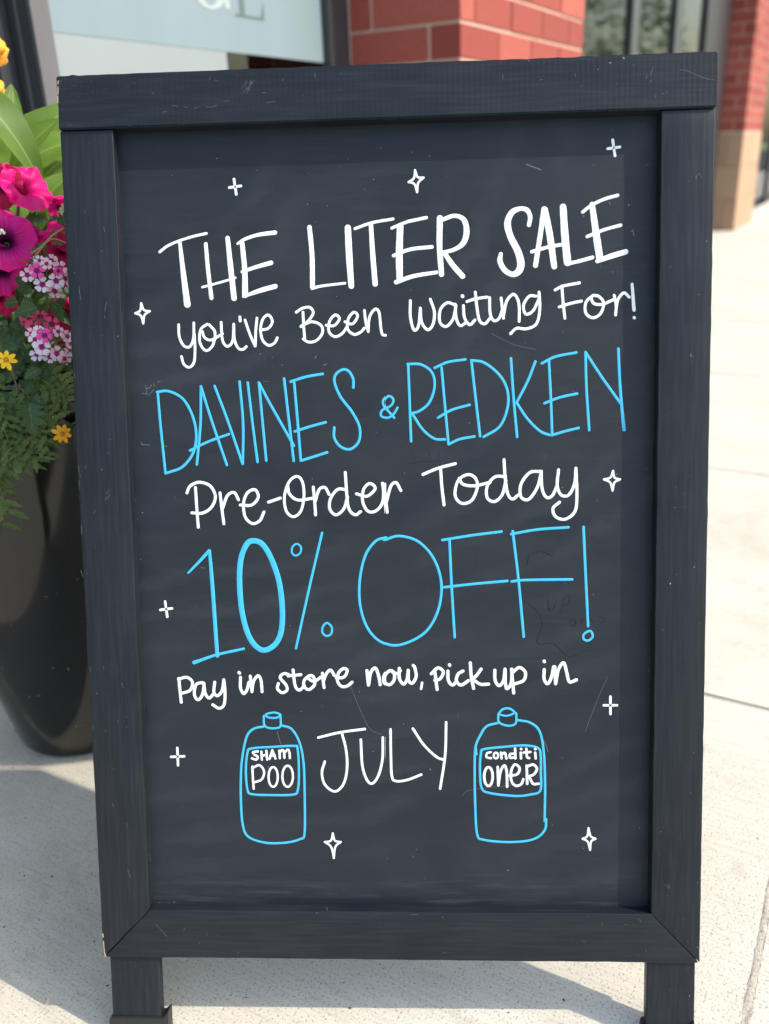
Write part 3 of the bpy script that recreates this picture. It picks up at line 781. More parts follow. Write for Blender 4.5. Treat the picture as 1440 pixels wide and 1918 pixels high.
writing('lettering', Hb, [
 T([(620,403),(598,410),(595,432),(622,439)], 12), ell(650,423, 13, 17, 11), [(680,406),(683,440)], [(684,415),(703,408),(711,440)],
 [(752,412),(733,415),(732,435),(752,435)], [(762,382),(764,440)], [(795,406),(797,440)], T([(797,384),(798,385)], 14), [(828,383),(832,430),(845,438)], [(812,406),(852,402)], [(880,406),(883,440)], T([(880,384),(881,385)], 14)], M_WHITE, 13)
writing('lettering', Hb, [
 ell(606,546, 25, 55, 14), [(660,490),(664,598)], [(665,588),(677,515),(700,481),(713,520),(715,605)],
 [(730,541),(775,532),(788,497),(762,475),(740,510),(740,570),(766,600),(798,590),(810,562)], [(830,482),(833,588)], [(833,487),(868,476),(890,500),(872,533),(838,546)], [(845,548),(868,588),(900,588)]], M_WHITE, 14)
PX = (0, 0, 1)
def sparkle(t, r, b, l):
    c = ((t[0] + r[0] + b[0] + l[0]) / 4, (t[1] + r[1] + b[1] + l[1]) / 4)
    q = lambda a, d: (c[0] + (a[0] - c[0]) * .26 + (d[0] - c[0]) * .26, c[1] + (a[1] - c[1]) * .26 + (d[1] - c[1]) * .26)
    seq = [(t, r), (r, b), (b, l), (l, t)]
    writing('sparkle', PX, [T([a, q(a, d), d], 3.6) for a, d in seq], M_WHITE, 4, True)
for s in (((776,319),(792,333),(780,360),(764,341)), ((265,568),(281,583),(269,606),(254,587)), ((1147,882),(1160,898),(1146,919),(1130,898)),
          ((624,1561),(639,1577),(626,1607),(609,1577)), ((1101,1551),(1114,1571),(1104,1592),(1090,1571))): sparkle(*s)
def plus(cx, cy, k, tilt):
    a = [(cos(tilt + i * pi / 2), sin(tilt + i * pi / 2)) for i in range(4)]
    writing('sparkle', PX, [T([(cx + x * 4, cy + y * 4), (cx + x * k * (1.25 if i % 2 else .95), cy + y * k * (1.25 if i % 2 else .95))], 4.4) for i, (x, y) in enumerate(a)], M_WHITE, 4.2, True)
for s in ((441,350,11.5,-.15), (1148.5,277,12,-.14), (312,1141,11.5,-.14), (333.5,1417,13,-.04), (1142,1321,13,0)): plus(*s)
# faint old chalk lines and scuffs on the panel
def chalk(lines, w):
    writing('chalk_scuff', PX, [T(l, w) for l in lines], M_CHALK, w)
chalk([[(274,722),(276,739)], [(267,737),(276,738)], [(288,718),(291,724)], [(296,716),(301,714)], [(279,741),(289,729)], [(276,728),(283,725)]], 1.0)
chalk([[(265,832),(282,834)], [(305,835),(314,836)], [(265,829),(268,833)]], 1.0)
chalk([[(985,308),(1012,318)], [(1181,434),(1184,431)], [(1184,431),(1186,441)], [(1140,379),(1142,382)], [(591,671),(593,667)], [(607,684),(612,682)]], 1.5)
chalk([[(1137,1268),(1122,1300),(1095,1370)], [(895,1045+20),(920,1020),(936,1060)][:0] or [(660,630),(900,655)][:0] or [(920,625),(960,645),(1003,655)]], .55)
chalk([[(655,1280),(690,1360),(716,1376)], [(960,1470),(880,1480),(865,1490)], [(562,1333),(568,1332)], [(494,714),(505,715)]], .6)
chalk([[(1012,1385),(1020,1392),(1025,1408)], [(377,1063),(384,1064)], [(520,1370),(527,1395)], [(1090,1588),(1092,1590)]], 1.0)

# nicks and scrapes through the paint of the frame, down to the primer
M_NICK, nt_, b_ = mat('scraped_paint', (.10,.105,.112), .8)
def nicks(lines, w, part, plane):
    writing('scratch', PX, [T([(x, y) for x, y in l], w * .8) for l in lines], M_NICK, w, True, plane, front[part])['kind'] = 'stuff'
nicks([[(323,199),(328,198),(333,200)], [(305,211),(309,209),(313,210)], [(386,200),(396,201),(407,198)], [(364,203),(372,201)], [(345,200),(352,202)], [(500,192),(509,191),(517,190)], [(492,174),(500,173)],
       [(463,168),(468,160),(470,150)], [(466,170),(470,164)], [(470,158),(474,153)], [(590,136),(591,147)], [(1222,127),(1217,143)], [(1211,140),(1209,148)], [(1219,150),(1216,154)], [(1226,178),(1226,184)],
       [(1272,131),(1285,133),(1298,138)], [(1298,138),(1320,147),(1338,150)], [(1075,137),(1077,144)], [(1153,157),(1155,156)], [(240,162),(241,163)], [(252,155),(253,156)], [(420,190),(430,189)], [(285,174),(289,175)], [(1010,150),(1014,149)], [(940,140),(941,148)]], .9, 'top_rail', .0027)
nicks([[(455,176),(460,166),(464,154)], [(458,172),(466,163),(473,152)], [(452,168),(458,160),(463,150)], [(461,177),(470,160),(478,150)], [(120,146),(124,149)], [(112,150),(117,153)], [(110,160),(112,166)], [(392,150),(396,143)], [(402,150),(410,152)]], .55, 'top_rail', .0027)
nicks([[(149,537),(150,548),(152,560)], [(197,583),(199,572),(201,566)], [(196,595),(198,590)], [(195,425),(197,435)], [(159,395),(160,398)], [(138,512),(142,511)], [(200,925),(206,918)], [(197,937),(202,930)], [(203,934),(207,924)], [(177,962),(179,955)], [(160,878),(162,872)],
       [(152,1068),(156,1080)], [(163,1075),(165,1074)], [(229,1278),(231,1288)], [(238,1542),(239,1550)], [(240,1628),(244,1640)], [(243,1641),(246,1642)]], .9, 'stile', .0001)
nicks([[(1289,338),(1290,341)], [(1302,336),(1305,328),(1309,325)], [(1309,325),(1313,334)], [(1302,330),(1303,336)], [(1244,1656),(1252,1664)], [(1250,1655),(1254,1663)], [(1292,1483),(1293,1487)], [(1234,1558),(1238,1558)]], .9, 'stile2', .0001)
nicks([[(612,1699),(614,1705)], [(768,1713),(782,1713)], [(345,1742),(347,1738)], [(388,1748),(388,1753)], [(445,1785),(450,1783)], [(1091,1764),(1095,1764)], [(1126,1728),(1127,1733)], [(1196,1722),(1200,1727)], [(1209,1779),(1209,1783)], [(292,1730),(303,1742),(313,1754)], [(373,1763),(374,1768)]], .9, 'bottom_rail', .0001)
M_BARE, _, _ = mat('bare_pine', (.42,.31,.19), .8)
def bare(lines, w, part, plane):
    writing('bare_wood', PX, [T(l, w) for l in lines], M_BARE, w, True, plane, front[part])['kind'] = 'stuff'
bare([[(194.5,1763),(195.5,1776),(197,1790)], [(193.5,1749),(194,1755)], [(197,1786),(199,1791)]], 2.0, 'stile', .0001)
bare([[(109.3,163),(109.3,176)], [(108.8,180),(109.2,192)], [(110,152),(109.4,157)]], 1.8, 'top_rail', .0027)
nicks([[(148,872),(149,886)], [(150,888),(152,893)], [(153,984),(154,1000)], [(149,900),(149.6,915)], [(140,700),(140.4,708)], [(170,1250),(170.4,1258)], [(175,1360),(175.4,1366)]], .9, 'stile', .0001)
# dry grass blades and grit caught in the lower left inner corner
nicks_ = [[(296,1697),(299,1690)], [(303,1698),(301,1691)], [(318,1698),(316,1690)], [(323,1697),(327,1689)], [(320,1697),(322,1692)]]
writing('grass_blade', PX, [T(l, .9) for l in nicks_], M_BARE, .9, True)['kind'] = 'stuff'
# ghosts of an earlier message that was wiped off
M_GHOST, _, _ = mat('wiped_marker_ghost', (.0135,.0178,.0245), .55, .28)
def ghost(lines, w):
    writing('ghost_writing', PX, [T(l, w) for l in lines], M_GHOST, w, True)['kind'] = 'stuff'
ghost([[(985,1126),(1010,1150),(1014,1175),(1005,1198),(1012,1207),(1035,1205),(1062,1228),(1080,1226),(1105,1214)], [(1026,1125),(1028,1142),(1036,1140),(1042,1125)], [(1050,1150),(1056,1120),(1066,1116),(1064,1130),(1054,1134)],
       [(1066,1166),(1074,1158),(1078,1170),(1068,1172)], [(1088,1168),(1092,1158)], [(1102,1152),(1112,1166)], [(1122,1155),(1132,1156),(1130,1166),(1120,1163)]], 1.6)
ghost([[(986,1060),(992,1040),(1012,1032),(1034,1040)], [(892,1038),(893,1058)], [(888,1060),(896,1058)], [(770,840),(778,862)], [(800,842),(806,860)], [(822,846),(820,862)], [(760,868),(830,862)], [(700,1390),(760,1384)], [(858,1370),(858,1400),(850,1408)]], 1.5)
# ------------------------------------------------------------ planter
PC = Vector((-.536, .565, 0))
M_POT, nt_, b_ = mat('glossy_black_plastic', (.02,.02,.02), .1, .5)
nt_.links.new(ramp(nt_, noise_tex(nt_, coords(nt_), 9, 5, .7), [(.35, .05), (.75, .14)]), b_.inputs['Roughness'])
v_ = coords(nt_)
sp_ = ramp(nt_, noise_tex(nt_, v_, 170, 2, .5), [(.72, 0), (.76, 1)])
lowz = N(nt_, 'ShaderNodeSeparateXYZ'); nt_.links.new(v_, lowz.inputs[0])
mrz = N(nt_, 'ShaderNodeMapRange'); mrz.inputs[1].default_value = .45; mrz.inputs[2].default_value = .0; nt_.links.new(lowz.outputs[2], mrz.inputs[0])
c_ = mix(nt_, ramp(nt_, noise_tex(nt_, v_, 6, 4), [(.4, 0), (.8, .5)]), (.008,.008,.009), (.018,.016,.015))
c_ = mix(nt_, mix(nt_, 1.0, sp_, mrz.outputs[0], 'MULTIPLY'), c_, (.35,.28,.2))
nt_.links.new(c_, b_.inputs['Base Color'])
planter = thing('planter', 'tall tapered glossy black flower pot beside the chalkboard sign', 'flower pot', PC)
prof = [(0, .0), (.098, 0), (.104, .004), (.1075, .012), (.146, .20), (.183, .38), (.222, .575), (.2265, .590), (.238, .592), (.241, .598), (.241, .622), (.237, .628), (.229, .628), (.226, .622), (.212, .56), (0, .555)]
vs, fs = [], []; SEG = 96
for r, z in prof:
    for i in range(SEG): a = 2*pi*i/SEG; vs.append((r*cos(a), r*sin(a), z))
for j in range(len(prof) - 1):
    for i in range(SEG): fs.append((j*SEG+i, j*SEG+(i+1)%SEG, (j+1)*SEG+(i+1)%SEG, (j+1)*SEG+i))
pm = mesh('pot', vs, fs, True); pm.set_sharp_from_angle(angle=radians(40))
link('pot', pm, M_POT, planter, Matrix.Translation(PC))
M_SOIL, _, _ = mat('potting_soil', (.03,.022,.016), .95)
vs = [(0,0,.59)] + [(.214*cos(2*pi*i/40), .214*sin(2*pi*i/40), .575 + .006*sin(i*1.7)) for i in range(40)]
link('soil', mesh('soil', vs, [(0, 1+i, 1+(i+1)%40) for i in range(40)]), M_SOIL, planter, Matrix.Translation(PC))

# ------------------------------------------------------------ plants
def leaf_mat(name, col, col2, vein, trans=.35, vs_=26, rough=.42):
    M, nt, b = mat(name, col, rough, .4); L = nt.links
    uv = N(nt, 'ShaderNodeUVMap'); sep = N(nt, 'ShaderNodeSeparateXYZ'); L.new(uv.outputs[0], sep.inputs[0])
    ab = N(nt, 'ShaderNodeMath', operation='ABSOLUTE'); sb = N(nt, 'ShaderNodeMath', operation='SUBTRACT'); sb.inputs[1].default_value = .5
    L.new(sep.outputs[1], sb.inputs[0]); L.new(sb.outputs[0], ab.inputs[0])
    m1 = N(nt, 'ShaderNodeMath', operation='MULTIPLY_ADD'); m1.inputs[1].default_value = -1.0
    L.new(ab.outputs[0], m1.inputs[0]); L.new(sep.outputs[0], m1.inputs[2])
    m2 = N(nt, 'ShaderNodeMath', operation='MULTIPLY'); m2.inputs[1].default_value = vs_ * 2 * pi; L.new(m1.outputs[0], m2.inputs[0])
    sn = N(nt, 'ShaderNodeMath', operation='SINE'); L.new(m2.outputs[0], sn.inputs[0])
    ve = ramp(nt, sn.outputs[0], [(.55, 0), (.98, .25)])
    mid = ramp(nt, ab.outputs[0], [(.012, 1), (.035, 0)])
    n = noise_tex(nt, coords(nt), 22, 3)
    oi = N(nt, 'ShaderNodeObjectInfo')
    c = mix(nt, ramp(nt, n, [(.35, 0), (.65, 1)]), col, col2)
    c = mix(nt, ramp(nt, oi.outputs['Random'], [(0, 0.0), (1, .45)]), c, [x * .55 for x in col])
    c = mix(nt, ve, c, vein); c = mix(nt, mid, c, vein)
    L.new(c, b.inputs['Base Color'])
    bump(nt, b, sn.outputs[0], .25, .0006)
    tr = N(nt, 'ShaderNodeBsdfTranslucent'); tc = mix(nt, 1.0, c, (1.5,1.35,.5), 'MULTIPLY'); L.new(tc, tr.inputs[0])
    mx = N(nt, 'ShaderNodeMixShader'); mx.inputs[0].default_value = trans
    out = [x for x in nt.nodes if x.type == 'OUTPUT_MATERIAL'][0]
    L.new(b.outputs[0], mx.inputs[1]); L.new(tr.outputs[0], mx.inputs[2]); L.new(mx.outputs[0], out.inputs[0])
    return M
M_CANNA = leaf_mat('canna_leaf', (.10,.19,.022), (.16,.27,.035), (.22,.33,.075), .38, 20)
M_VLEAF = leaf_mat('verbena_leaf', (.035,.085,.032), (.065,.13,.04), (.11,.18,.07), .25, 7)
M_FERN = leaf_mat('fine_leaf', (.08,.135,.032), (.14,.20,.05), (.12,.16,.05), .3, 5)
M_STEM, _, _ = mat('plant_stem', (.12,.13,.045), .6)
M_DRY, _, _ = mat('dry_stem', (.30,.20,.12), .7)

def add_uv(me, uvs):
    l = me.uv_layers.new(name='UVMap')
    for p in me.polygons:
        for li in p.loop_indices: l.data[li].uv = uvs[me.loops[li].vertex_index]
def blade(name, p0, p1, p2, width, normal, fold=.25, wave=.06, nu=22, nv=8, shape=1.0, seed=0):
    """broad leaf along a quadratic curve p0 p1 p2"""
    vs, uvs, fs = [], [], []
    for i in range(nu + 1):
        t = i / nu
        c = p0 * (1-t)**2 + p1 * 2*t*(1-t) + p2 * t*t
        tg = ((p1 - p0) * (1 - t) + (p2 - p1) * t).normalized()
        side = tg.cross(normal).normalized(); nn = side.cross(tg).normalized()
        w = width * .5 * (sin(pi * min(1, t ** (.75 * shape) * .93 + .055)) ** .75)
        if t > .97: w *= .45
        for j in range(nv + 1):
            u = (j / nv) * 2 - 1
            z = abs(u) ** 1.3 * fold * w + wave * width * .35 * sin(t * 9 + u * 2 + seed) * abs(u)
            vs.append(c + side * u * w + nn * z); uvs.append((t, j / nv))
    for i in range(nu):
        for j in range(nv):
            a = i * (nv + 1) + j; fs.append((a, a + 1, a + nv + 2, a + nv + 1))
    me = mesh(name, vs, fs, True); add_uv(me, uvs); return me
def tube(name, pts, r0, r1, M, parent, seg=6):
    P = [(p.x, p.y, p.z) for p in pts]; Q = spline(P, False, 6) if len(P) > 2 else P
    Q = [Vector(q) for q in Q]; vs, fs = [], []
    for i, q in enumerate(Q):
        t = (Q[min(i+1, len(Q)-1)] - Q[max(i-1, 0)]).normalized(); a = t.orthogonal().normalized(); b = t.cross(a)
        r = r0 + (r1 - r0) * i / (len(Q) - 1)
        for k in range(seg): vs.append(q + a * r * cos(2*pi*k/seg) + b * r * sin(2*pi*k/seg))
    for i in range(len(Q) - 1):
        for k in range(seg): fs.append((i*seg+k, i*seg+(k+1)%seg, (i+1)*seg+(k+1)%seg, (i+1)*seg+k))
    return link(name, mesh(name, vs, fs, True), M, parent)
TOC = (CAM - Vector((-.5, .45, .8))).normalized()         # rough direction from the pot to the viewer

# canna: broad light green leaves standing up behind the petunias
cp = PC + Vector((0, .05, .59))
canna = thing('canna_lily', 'canna lily with broad light green leaves standing behind the pink petunias', 'plant', cp)
def cleaf(a, b, c, w, n, **k):
    me = blade('leaf', at(*a), at(*b), at(*c), w, Vector(n).normalized(), **k)
    return link('leaf', me, M_CANNA, canna)
cleaf((-25,330,.52), (20,290,.52), (22,158,.56), .050, (.45,-.8,.45), fold=.2)
cleaf((-25,300,.55), (45,262,.56), (150,190,.62), .058, (.3,-.55,.75), fold=.25, seed=2)
cleaf((-45,175,.42), (28,235,.42), (80,350,.44), .044, (.75,-.6,.35), fold=.35, shape=.9, seed=3)
cleaf((30,330,.52), (70,268,.53), (170,262,.56), .050, (.1,-.7,.6), fold=.2, seed=5)
cleaf((62,420,.50), (62,300,.52), (160,290,.60), .050, (-.2,-.8,.35), fold=.1, seed=1)
cleaf((68,425,.46), (80,350,.46), (150,322,.50), .040, (-.3,-.8,.35), fold=.3, seed=6)
cleaf((72,430,.45), (88,385,.44), (150,350,.46), .024, (.1,-.7,.6), fold=.3, seed=8)
cleaf((58,425,.44), (48,375,.43), (30,330,.45), .032, (.6,-.7,.3), fold=.35, seed=4)
cleaf((66,430,.45), (66,395,.45), (72,345,.45), .016, (.3,-.9,.2), fold=.3, seed=9)
cleaf((30,415,.40), (25,372,.39), (-20,372,.38), .022, (.2,-.5,.8), fold=.3, seed=7)
cleaf((-30,300,.50), (-10,250,.50), (5,330,.42), .045, (.4,-.7,.5), fold=.3, seed=11)
cleaf((20,360,.60), (90,330,.62), (150,210,.68), .060, (0,-.9,.4), fold=.2, seed=12)
cleaf((-8,330,.47), (30,260,.47), (24,165,.50), .034, (.5,-.7,.5), fold=.3, seed=15)
cleaf((20,320,.48), (50,270,.48), (112,222,.50), .040, (.2,-.6,.8), fold=.3, seed=16)
cleaf((-60,320,.60), (-40,250,.62), (10,240,.66), .060, (.2,-.9,.3), fold=.2, seed=13)
for px, y in ((62,.48), (20,.50), (-20,.55)):
    a = at(px, 430, y); tube('stem', [Vector((PC.x + .02, PC.y, .58)), (a + Vector((PC.x, PC.y, .7))) / 2, a], .006, .004, M_STEM, canna)
M_ORG, nt_, b_ = mat('canna_bloom', (.85,.36,.02), .5)
for (px, py, y, s) in ((-10,84,.60,.014), (-14,160,.58,.015), (-12,100,.62,.02), (-16,180,.6,.02)):
    bm = bmesh.new(); bmesh.ops.create_icosphere(bm, subdivisions=3, radius=s)
    for v in bm.verts: v.co *= 1 + .35 * noise.noise(v.co * 90); v.co.z *= .8
    link('bloom', bm_mesh('bloom', bm, True), M_ORG, canna, Matrix.Translation(at(px, py, y)))

# petals
def petal_mat(name, inner, outer, throat, trans=.3, veins=True):
    M, nt, b = mat(name, outer, .5, .25); L = nt.links
    uv = N(nt, 'ShaderNodeUVMap'); sep = N(nt, 'ShaderNodeSeparateXYZ'); L.new(uv.outputs[0], sep.inputs[0])
    m2 = N(nt, 'ShaderNodeMath', operation='MULTIPLY'); m2.inputs[1].default_value = 2 * pi * 30; L.new(sep.outputs[1], m2.inputs[0])
    sn = N(nt, 'ShaderNodeMath', operation='SINE'); L.new(m2.outputs[0], sn.inputs[0])
    ad = N(nt, 'ShaderNodeMath', operation='MULTIPLY_ADD'); ad.inputs[1].default_value = .07 if veins else 0.0
    L.new(sn.outputs[0], ad.inputs[0]); L.new(sep.outputs[0], ad.inputs[2])
    oi = N(nt, 'ShaderNodeObjectInfo')
    c = ramp(nt, ad.outputs[0], throat(inner, outer))
    L.new(c, b.inputs['Base Color']); bump(nt, b, sn.outputs[0], .15, .0005)
    tr = N(nt, 'ShaderNodeBsdfTranslucent'); L.new(c, tr.inputs[0]); mx = N(nt, 'ShaderNodeMixShader'); mx.inputs[0].default_value = trans
    out = [x for x in nt.nodes if x.type == 'OUTPUT_MATERIAL'][0]
    L.new(b.outputs[0], mx.inputs[1]); L.new(tr.outputs[0], mx.inputs[2]); L.new(mx.outputs[0], out.inputs[0])
    return M
th1 = lambda i, o: [(.10, (.01,.002,.008)), (.22, i), (.5, o), (1, o)]
M_PINK = petal_mat('hot_pink_petal', (.35,.0,.09), (.78,.004,.20), th1, .35)
M_CRIM = petal_mat('crimson_petal', (.18,.0,.03), (.45,.004,.07), th1)
M_PURP = petal_mat('purple_petal', (.12,.0,.07), (.55,.004,.21), lambda i, o: [(.12, (.008,.001,.01)), (.3, i), (.62, o), (1, (.72,.008,.24))])
def petunia_mesh(seed, crumple=0.0):
    rr = random.Random(seed); nu, nv = 12, 60; vs, uvs, fs = [], [], []
    ph = rr.uniform(0, 6)
    for i in range(nu + 1):
        t = i / nu
        for j in range(nv):
            a = 2 * pi * j / nv
            lobe = 1 + (.13 * abs(cos(2.5 * a + ph)) ** .7 - .06) * t ** 2 + .025 * sin(13 * a + ph) * t ** 3
            r = (.09 + .91 * t ** 1.25) * lobe
            z = -.62 * (1 - t) ** 2.6 + .09 * t * t * sin(5 * a + ph) + .06 * t ** 3 * sin(11 * a + 2 * ph) - .12 * t ** 4
            n = Vector((r * cos(a), r * sin(a), z))
            if crumple: 
                k = n * 2.2 + Vector((seed, 0, 0)); n += Vector((noise.noise(k), noise.noise(k + Vector((7,0,0))), 1.6 * noise.noise(k + Vector((0,7,0))))) * crumple * t
            vs.append(n); uvs.append((t, j / nv))
    for i in range(nu):
        for j in range(nv): fs.append((i*nv+j, i*nv+(j+1)%nv, (i+1)*nv+(j+1)%nv, (i+1)*nv+j))
    me = mesh('flower', vs, fs, True); add_uv(me, uvs); return me
pet_me = [petunia_mesh(s, c) for s, c in ((1, 0), (2, .12), (3, .35), (4, .22))]
def facing(loc, n, size, roll=0):
    q = Vector(n).normalized().to_track_quat('Z', 'Y').to_matrix().to_4x4()
    return Matrix.Translation(loc) @ q @ Matrix.Rotation(roll, 4, 'Z') @ Matrix.Scale(size, 4)
def colored(mes, M):
    out = []
    for me in mes: c = me.copy(); c.materials.clear(); c.materials.append(M); out.append(c)
    return out
pk, cr, pu = colored(pet_me, M_PINK), colored(pet_me, M_CRIM), colored(pet_me, M_PURP)
petunia = thing('petunia', 'hot pink petunia blooming at the rim of the black flower pot', 'plant', PC + Vector((.05, -.1, .6)))
petunia2 = thing('petunia', 'dark purple petunia with a black throat at the left edge of the pot', 'plant', PC + Vector((-.08, -.12, .6)))
M_ANTH, _, _ = mat('pale_anther', (.6,.62,.5), .6)
def pet(root, mes, k, px, py, y, diam, n, roll=0):
    # diam in photo pixels
    p = at(px, py, y); dep = (p - CAM).dot(FWD); s = diam / 2 / FPX * dep
    o = link('flower', mes[k], None, root, facing(p, n, s, roll)); 
    back = p - Vector(n).normalized() * s * .62
    tube('stem', [back, (back + PC + Vector((0, 0, .62))) / 2 + Vector((0, 0, .01)), PC + Vector((0, 0, .60))], .0018, .0025, M_STEM, root, 5)
    return o
pet(petunia, pk, 1, 50, 348, .34, 98, (.75,-.45,.55), .4)
pet(petunia, cr, 0, 3, 348, .335, 80, (.15,-.9,.05), 1)
pet(petunia, pk, 0, 118, 432, .34, 96, (-.1,-.6,.8), 2)
pet(petunia, pk, 2, 108, 388, .42, 42, (-.2,-.8,.2), 1)
pet(petunia, cr, 1, 118, 472, .32, 74, (.2,-.9,-.2), .3)
pet(petunia, pk, 3, 66, 458, .335, 44, (.3,-.8,.3), 1.3)
pet(petunia, cr, 0, 122, 505, .36, 74, (-.1,-.9,-.1), 2.3)
pet(petunia, cr, 2, 124, 590, .38, 62, (.1,-.9,.0), .3)
pet(petunia, cr, 1, 122, 622, .40, 60, (-.1,-.9,-.1), 1.3)
pet(petunia2, pu, 1, 6, 448, .30, 112, (.25,-.85,.35), .2)
pet(petunia2, pu, 3, 55, 452, .325, 60, (.5,-.6,.1), .9)
pet(petunia2, pu, 2, 5, 510, .31, 90, (.2,-.9,-.2), 1.9)
pet(petunia2, cr, 3, -5, 560, .33, 74, (.1,-.9,-.3), 2.6)
pet(petunia2, pu, 3, 42, 478, .33, 40, (.3,-.8,-.4), 3.1)
for (px, py, y, r) in ((4,432,.283,.0022), (8,436,.283,.0018), (1,437,.284,.0016)):
    bm = bmesh.new(); bmesh.ops.create_icosphere(bm, subdivisions=1, radius=r); link('anther', bm_mesh('anther', bm, True), M_ANTH, petunia2, Matrix.Translation(at(px, py, y)))

# verbena florets: five notched petals round a dark eye
def floret_mesh(seed, n=5):
    rr = random.Random(seed); vs, uvs, fs = [], [], []
    k0 = 0
    for p in range(n):
        a0 = 2 * pi * p / n + rr.uniform(-.08, .08); tilt = rr.uniform(-.1, .15)
        prof = [(0.06,.06),(.25,.15),(.5,.29),(.75,.40),(.92,.38),(1.0,.22)]
        for i, (r, w) in enumerate(prof):
            for j in (-1, -.5, 0, .5, 1):
                rad = r - (.11 if (i == 5 and j == 0) else 0) + (.05 if (i == 5 and abs(j) == .5) else 0)
                x = rad; y = w * j; z = .10 * r * r * (1 + tilt * 3) - .08 * abs(j) * r
                vs.append((x * cos(a0) - y * sin(a0), x * sin(a0) + y * cos(a0), z + p * .006)); uvs.append((r, .5 + j * .1))
        for i in range(5):
            for j in range(4):
                a = k0 + i * 5 + j; fs.append((a, a + 5, a + 6, a + 1))
        k0 += 30
    me = mesh('floret', vs, fs, True); add_uv(me, uvs); return me
fl_me = [floret_mesh(s) for s in (1, 2, 3)]
vth = lambda i, o: [(.20, i), (.30, i), (.44, o), (1, o)]
M_VW = petal_mat('verbena_white_pink', (.36,.01,.17), (.92,.78,.88), vth, .2, False)
M_VP = petal_mat('verbena_pale_pink', (.40,.01,.17), (.92,.60,.72), vth, .2, False)
M_VM = petal_mat('verbena_magenta', (.30,.0,.18), (.9,.10,.45), vth, .2, False)
M_VR = petal_mat('verbena_rose', (.28,.0,.10), (.80,.09,.22), vth, .2, False)
vm = {'w': colored(fl_me, M_VW), 'p': colored(fl_me, M_VP), 'm': colored(fl_me, M_VM), 'r': colored(fl_me, M_VR)}
verbena = thing('verbena', 'verbena with clusters of small white and pink five-petalled florets over the pot rim', 'plant', PC + Vector((.06, -.15, .6)))
FL = [(57,490,'w',27),(52,515,'w',25),(70,507,'m',27),(80,533,'w',29),(106,526,'w',28),(103,545,'p',27),(113,502,'p',25),(97,488,'p',22),(88,494,'p',20),(123,522,'p',24),(124,534,'w',20),(75,488,'w',19),(110,508,'m',18),
      (49,595,'r',24),(76,593,'r',29),(98,607,'r',28),(62,613,'r',27),(84,628,'m',27),(74,622,'w',24),(110,621,'p',20),(127,630,'p',22),(67,636,'w',24),(79,650,'w',30),(70,664,'w',26),(94,669,'w',24),(107,662,'p',27),(121,672,'p',24),(132,655,'p',24),(60,625,'p',22),(133,644,'p',18),(46,604,'r',18)]
cA, cB = Vector((85, 512, 0)), Vector((88, 636, 0))
stemA, stemB = at(88, 528, .335), at(92, 650, .32)
for i, (px, py, k, dpx) in enumerate(FL):
    cc = cA if py < 560 else cB
    dx, dy = (px - cc.x) / 45, (py - cc.y) / 45
    y = .292 + .028 * min(1.6, dx * dx + dy * dy) + (.0 if k != 'r' else .008)
    p = at(px, py, y); s = dpx / 2 / FPX * (p - CAM).dot(FWD) * 1.05
    n = (TOC + RIGHT * dx * .55 - DOWN * (dy * .5 * -1) * -1 + Vector((rnd.uniform(-.2,.2), rnd.uniform(-.2,.2), rnd.uniform(-.1,.25))))
    o = link('floret', vm[k][i % 3], None, verbena, facing(p, n, s, rnd.uniform(0, 6)))
    base = stemA if py < 560 else stemB
    tube('stem', [p - n.normalized() * s * .1, (p + base) / 2 - n.normalized() * .004, base], .0009, .0012, M_DRY if i % 3 == 0 else M_STEM, verbena, 4)
for b in (stemA, stemB): tube('stem', [b, (b + PC + Vector((.1, -.1, .60))) / 2 + Vector((0, -.01, .02)), PC + Vector((.04, -.05, .59))], .0016, .0024, M_STEM, verbena, 5)

# serrated leaves
def toothed_leaf(seed, lobes=6, depth=.16, wide=.34):
    rr = random.Random(seed); nu = 26; vs, uvs, fs = [], [], []
    for i in range(nu + 1):
        t = i / nu
        w = wide * (sin(pi * t ** .8) ** .8) * (1 - depth + depth * 2 * abs(((t * lobes) % 1) - .0)) if 0 < t < 1 else .006
        for j in (-1, -.5, 0, .5, 1):
            z = .16 * abs(j) * w * 2 - .25 * t * t + .02 * sin(t * 12 + j * 3 + seed)
            vs.append((t - .03 * abs(j), w * j, z)); uvs.append((t, .5 + j * .5))
    for i in range(nu):
        for j in range(4): a = i*5+j; fs.append((a, a+5, a+6, a+1))
    me = mesh('leaf', vs, fs, True); add_uv(me, uvs); return me
tl = [toothed_leaf(1, 5, .34, .30), toothed_leaf(2, 4, .42, .34), toothed_leaf(3, 6, .30, .26), toothed_leaf(4, 4, .48, .38)]
for me in tl: me.materials.append(M_VLEAF)
fl2 = [toothed_leaf(5, 4, .4, .16), toothed_leaf(6, 3, .3, .12)]
for me in fl2: me.materials.append(M_FERN)
def leaf_at(root, me, p, dirv, n, s):
    x = Vector(dirv).normalized(); z = Vector(n).normalized(); yv = z.cross(x).normalized(); z = x.cross(yv)
    return link('leaf', me, None, root, frame_m(x, yv, z, p) @ Matrix.Scale(s, 4))
def dir_px(a):                                            # direction in the view, angle a from the right, clockwise
    return RIGHT * cos(a) + DOWN * sin(a)
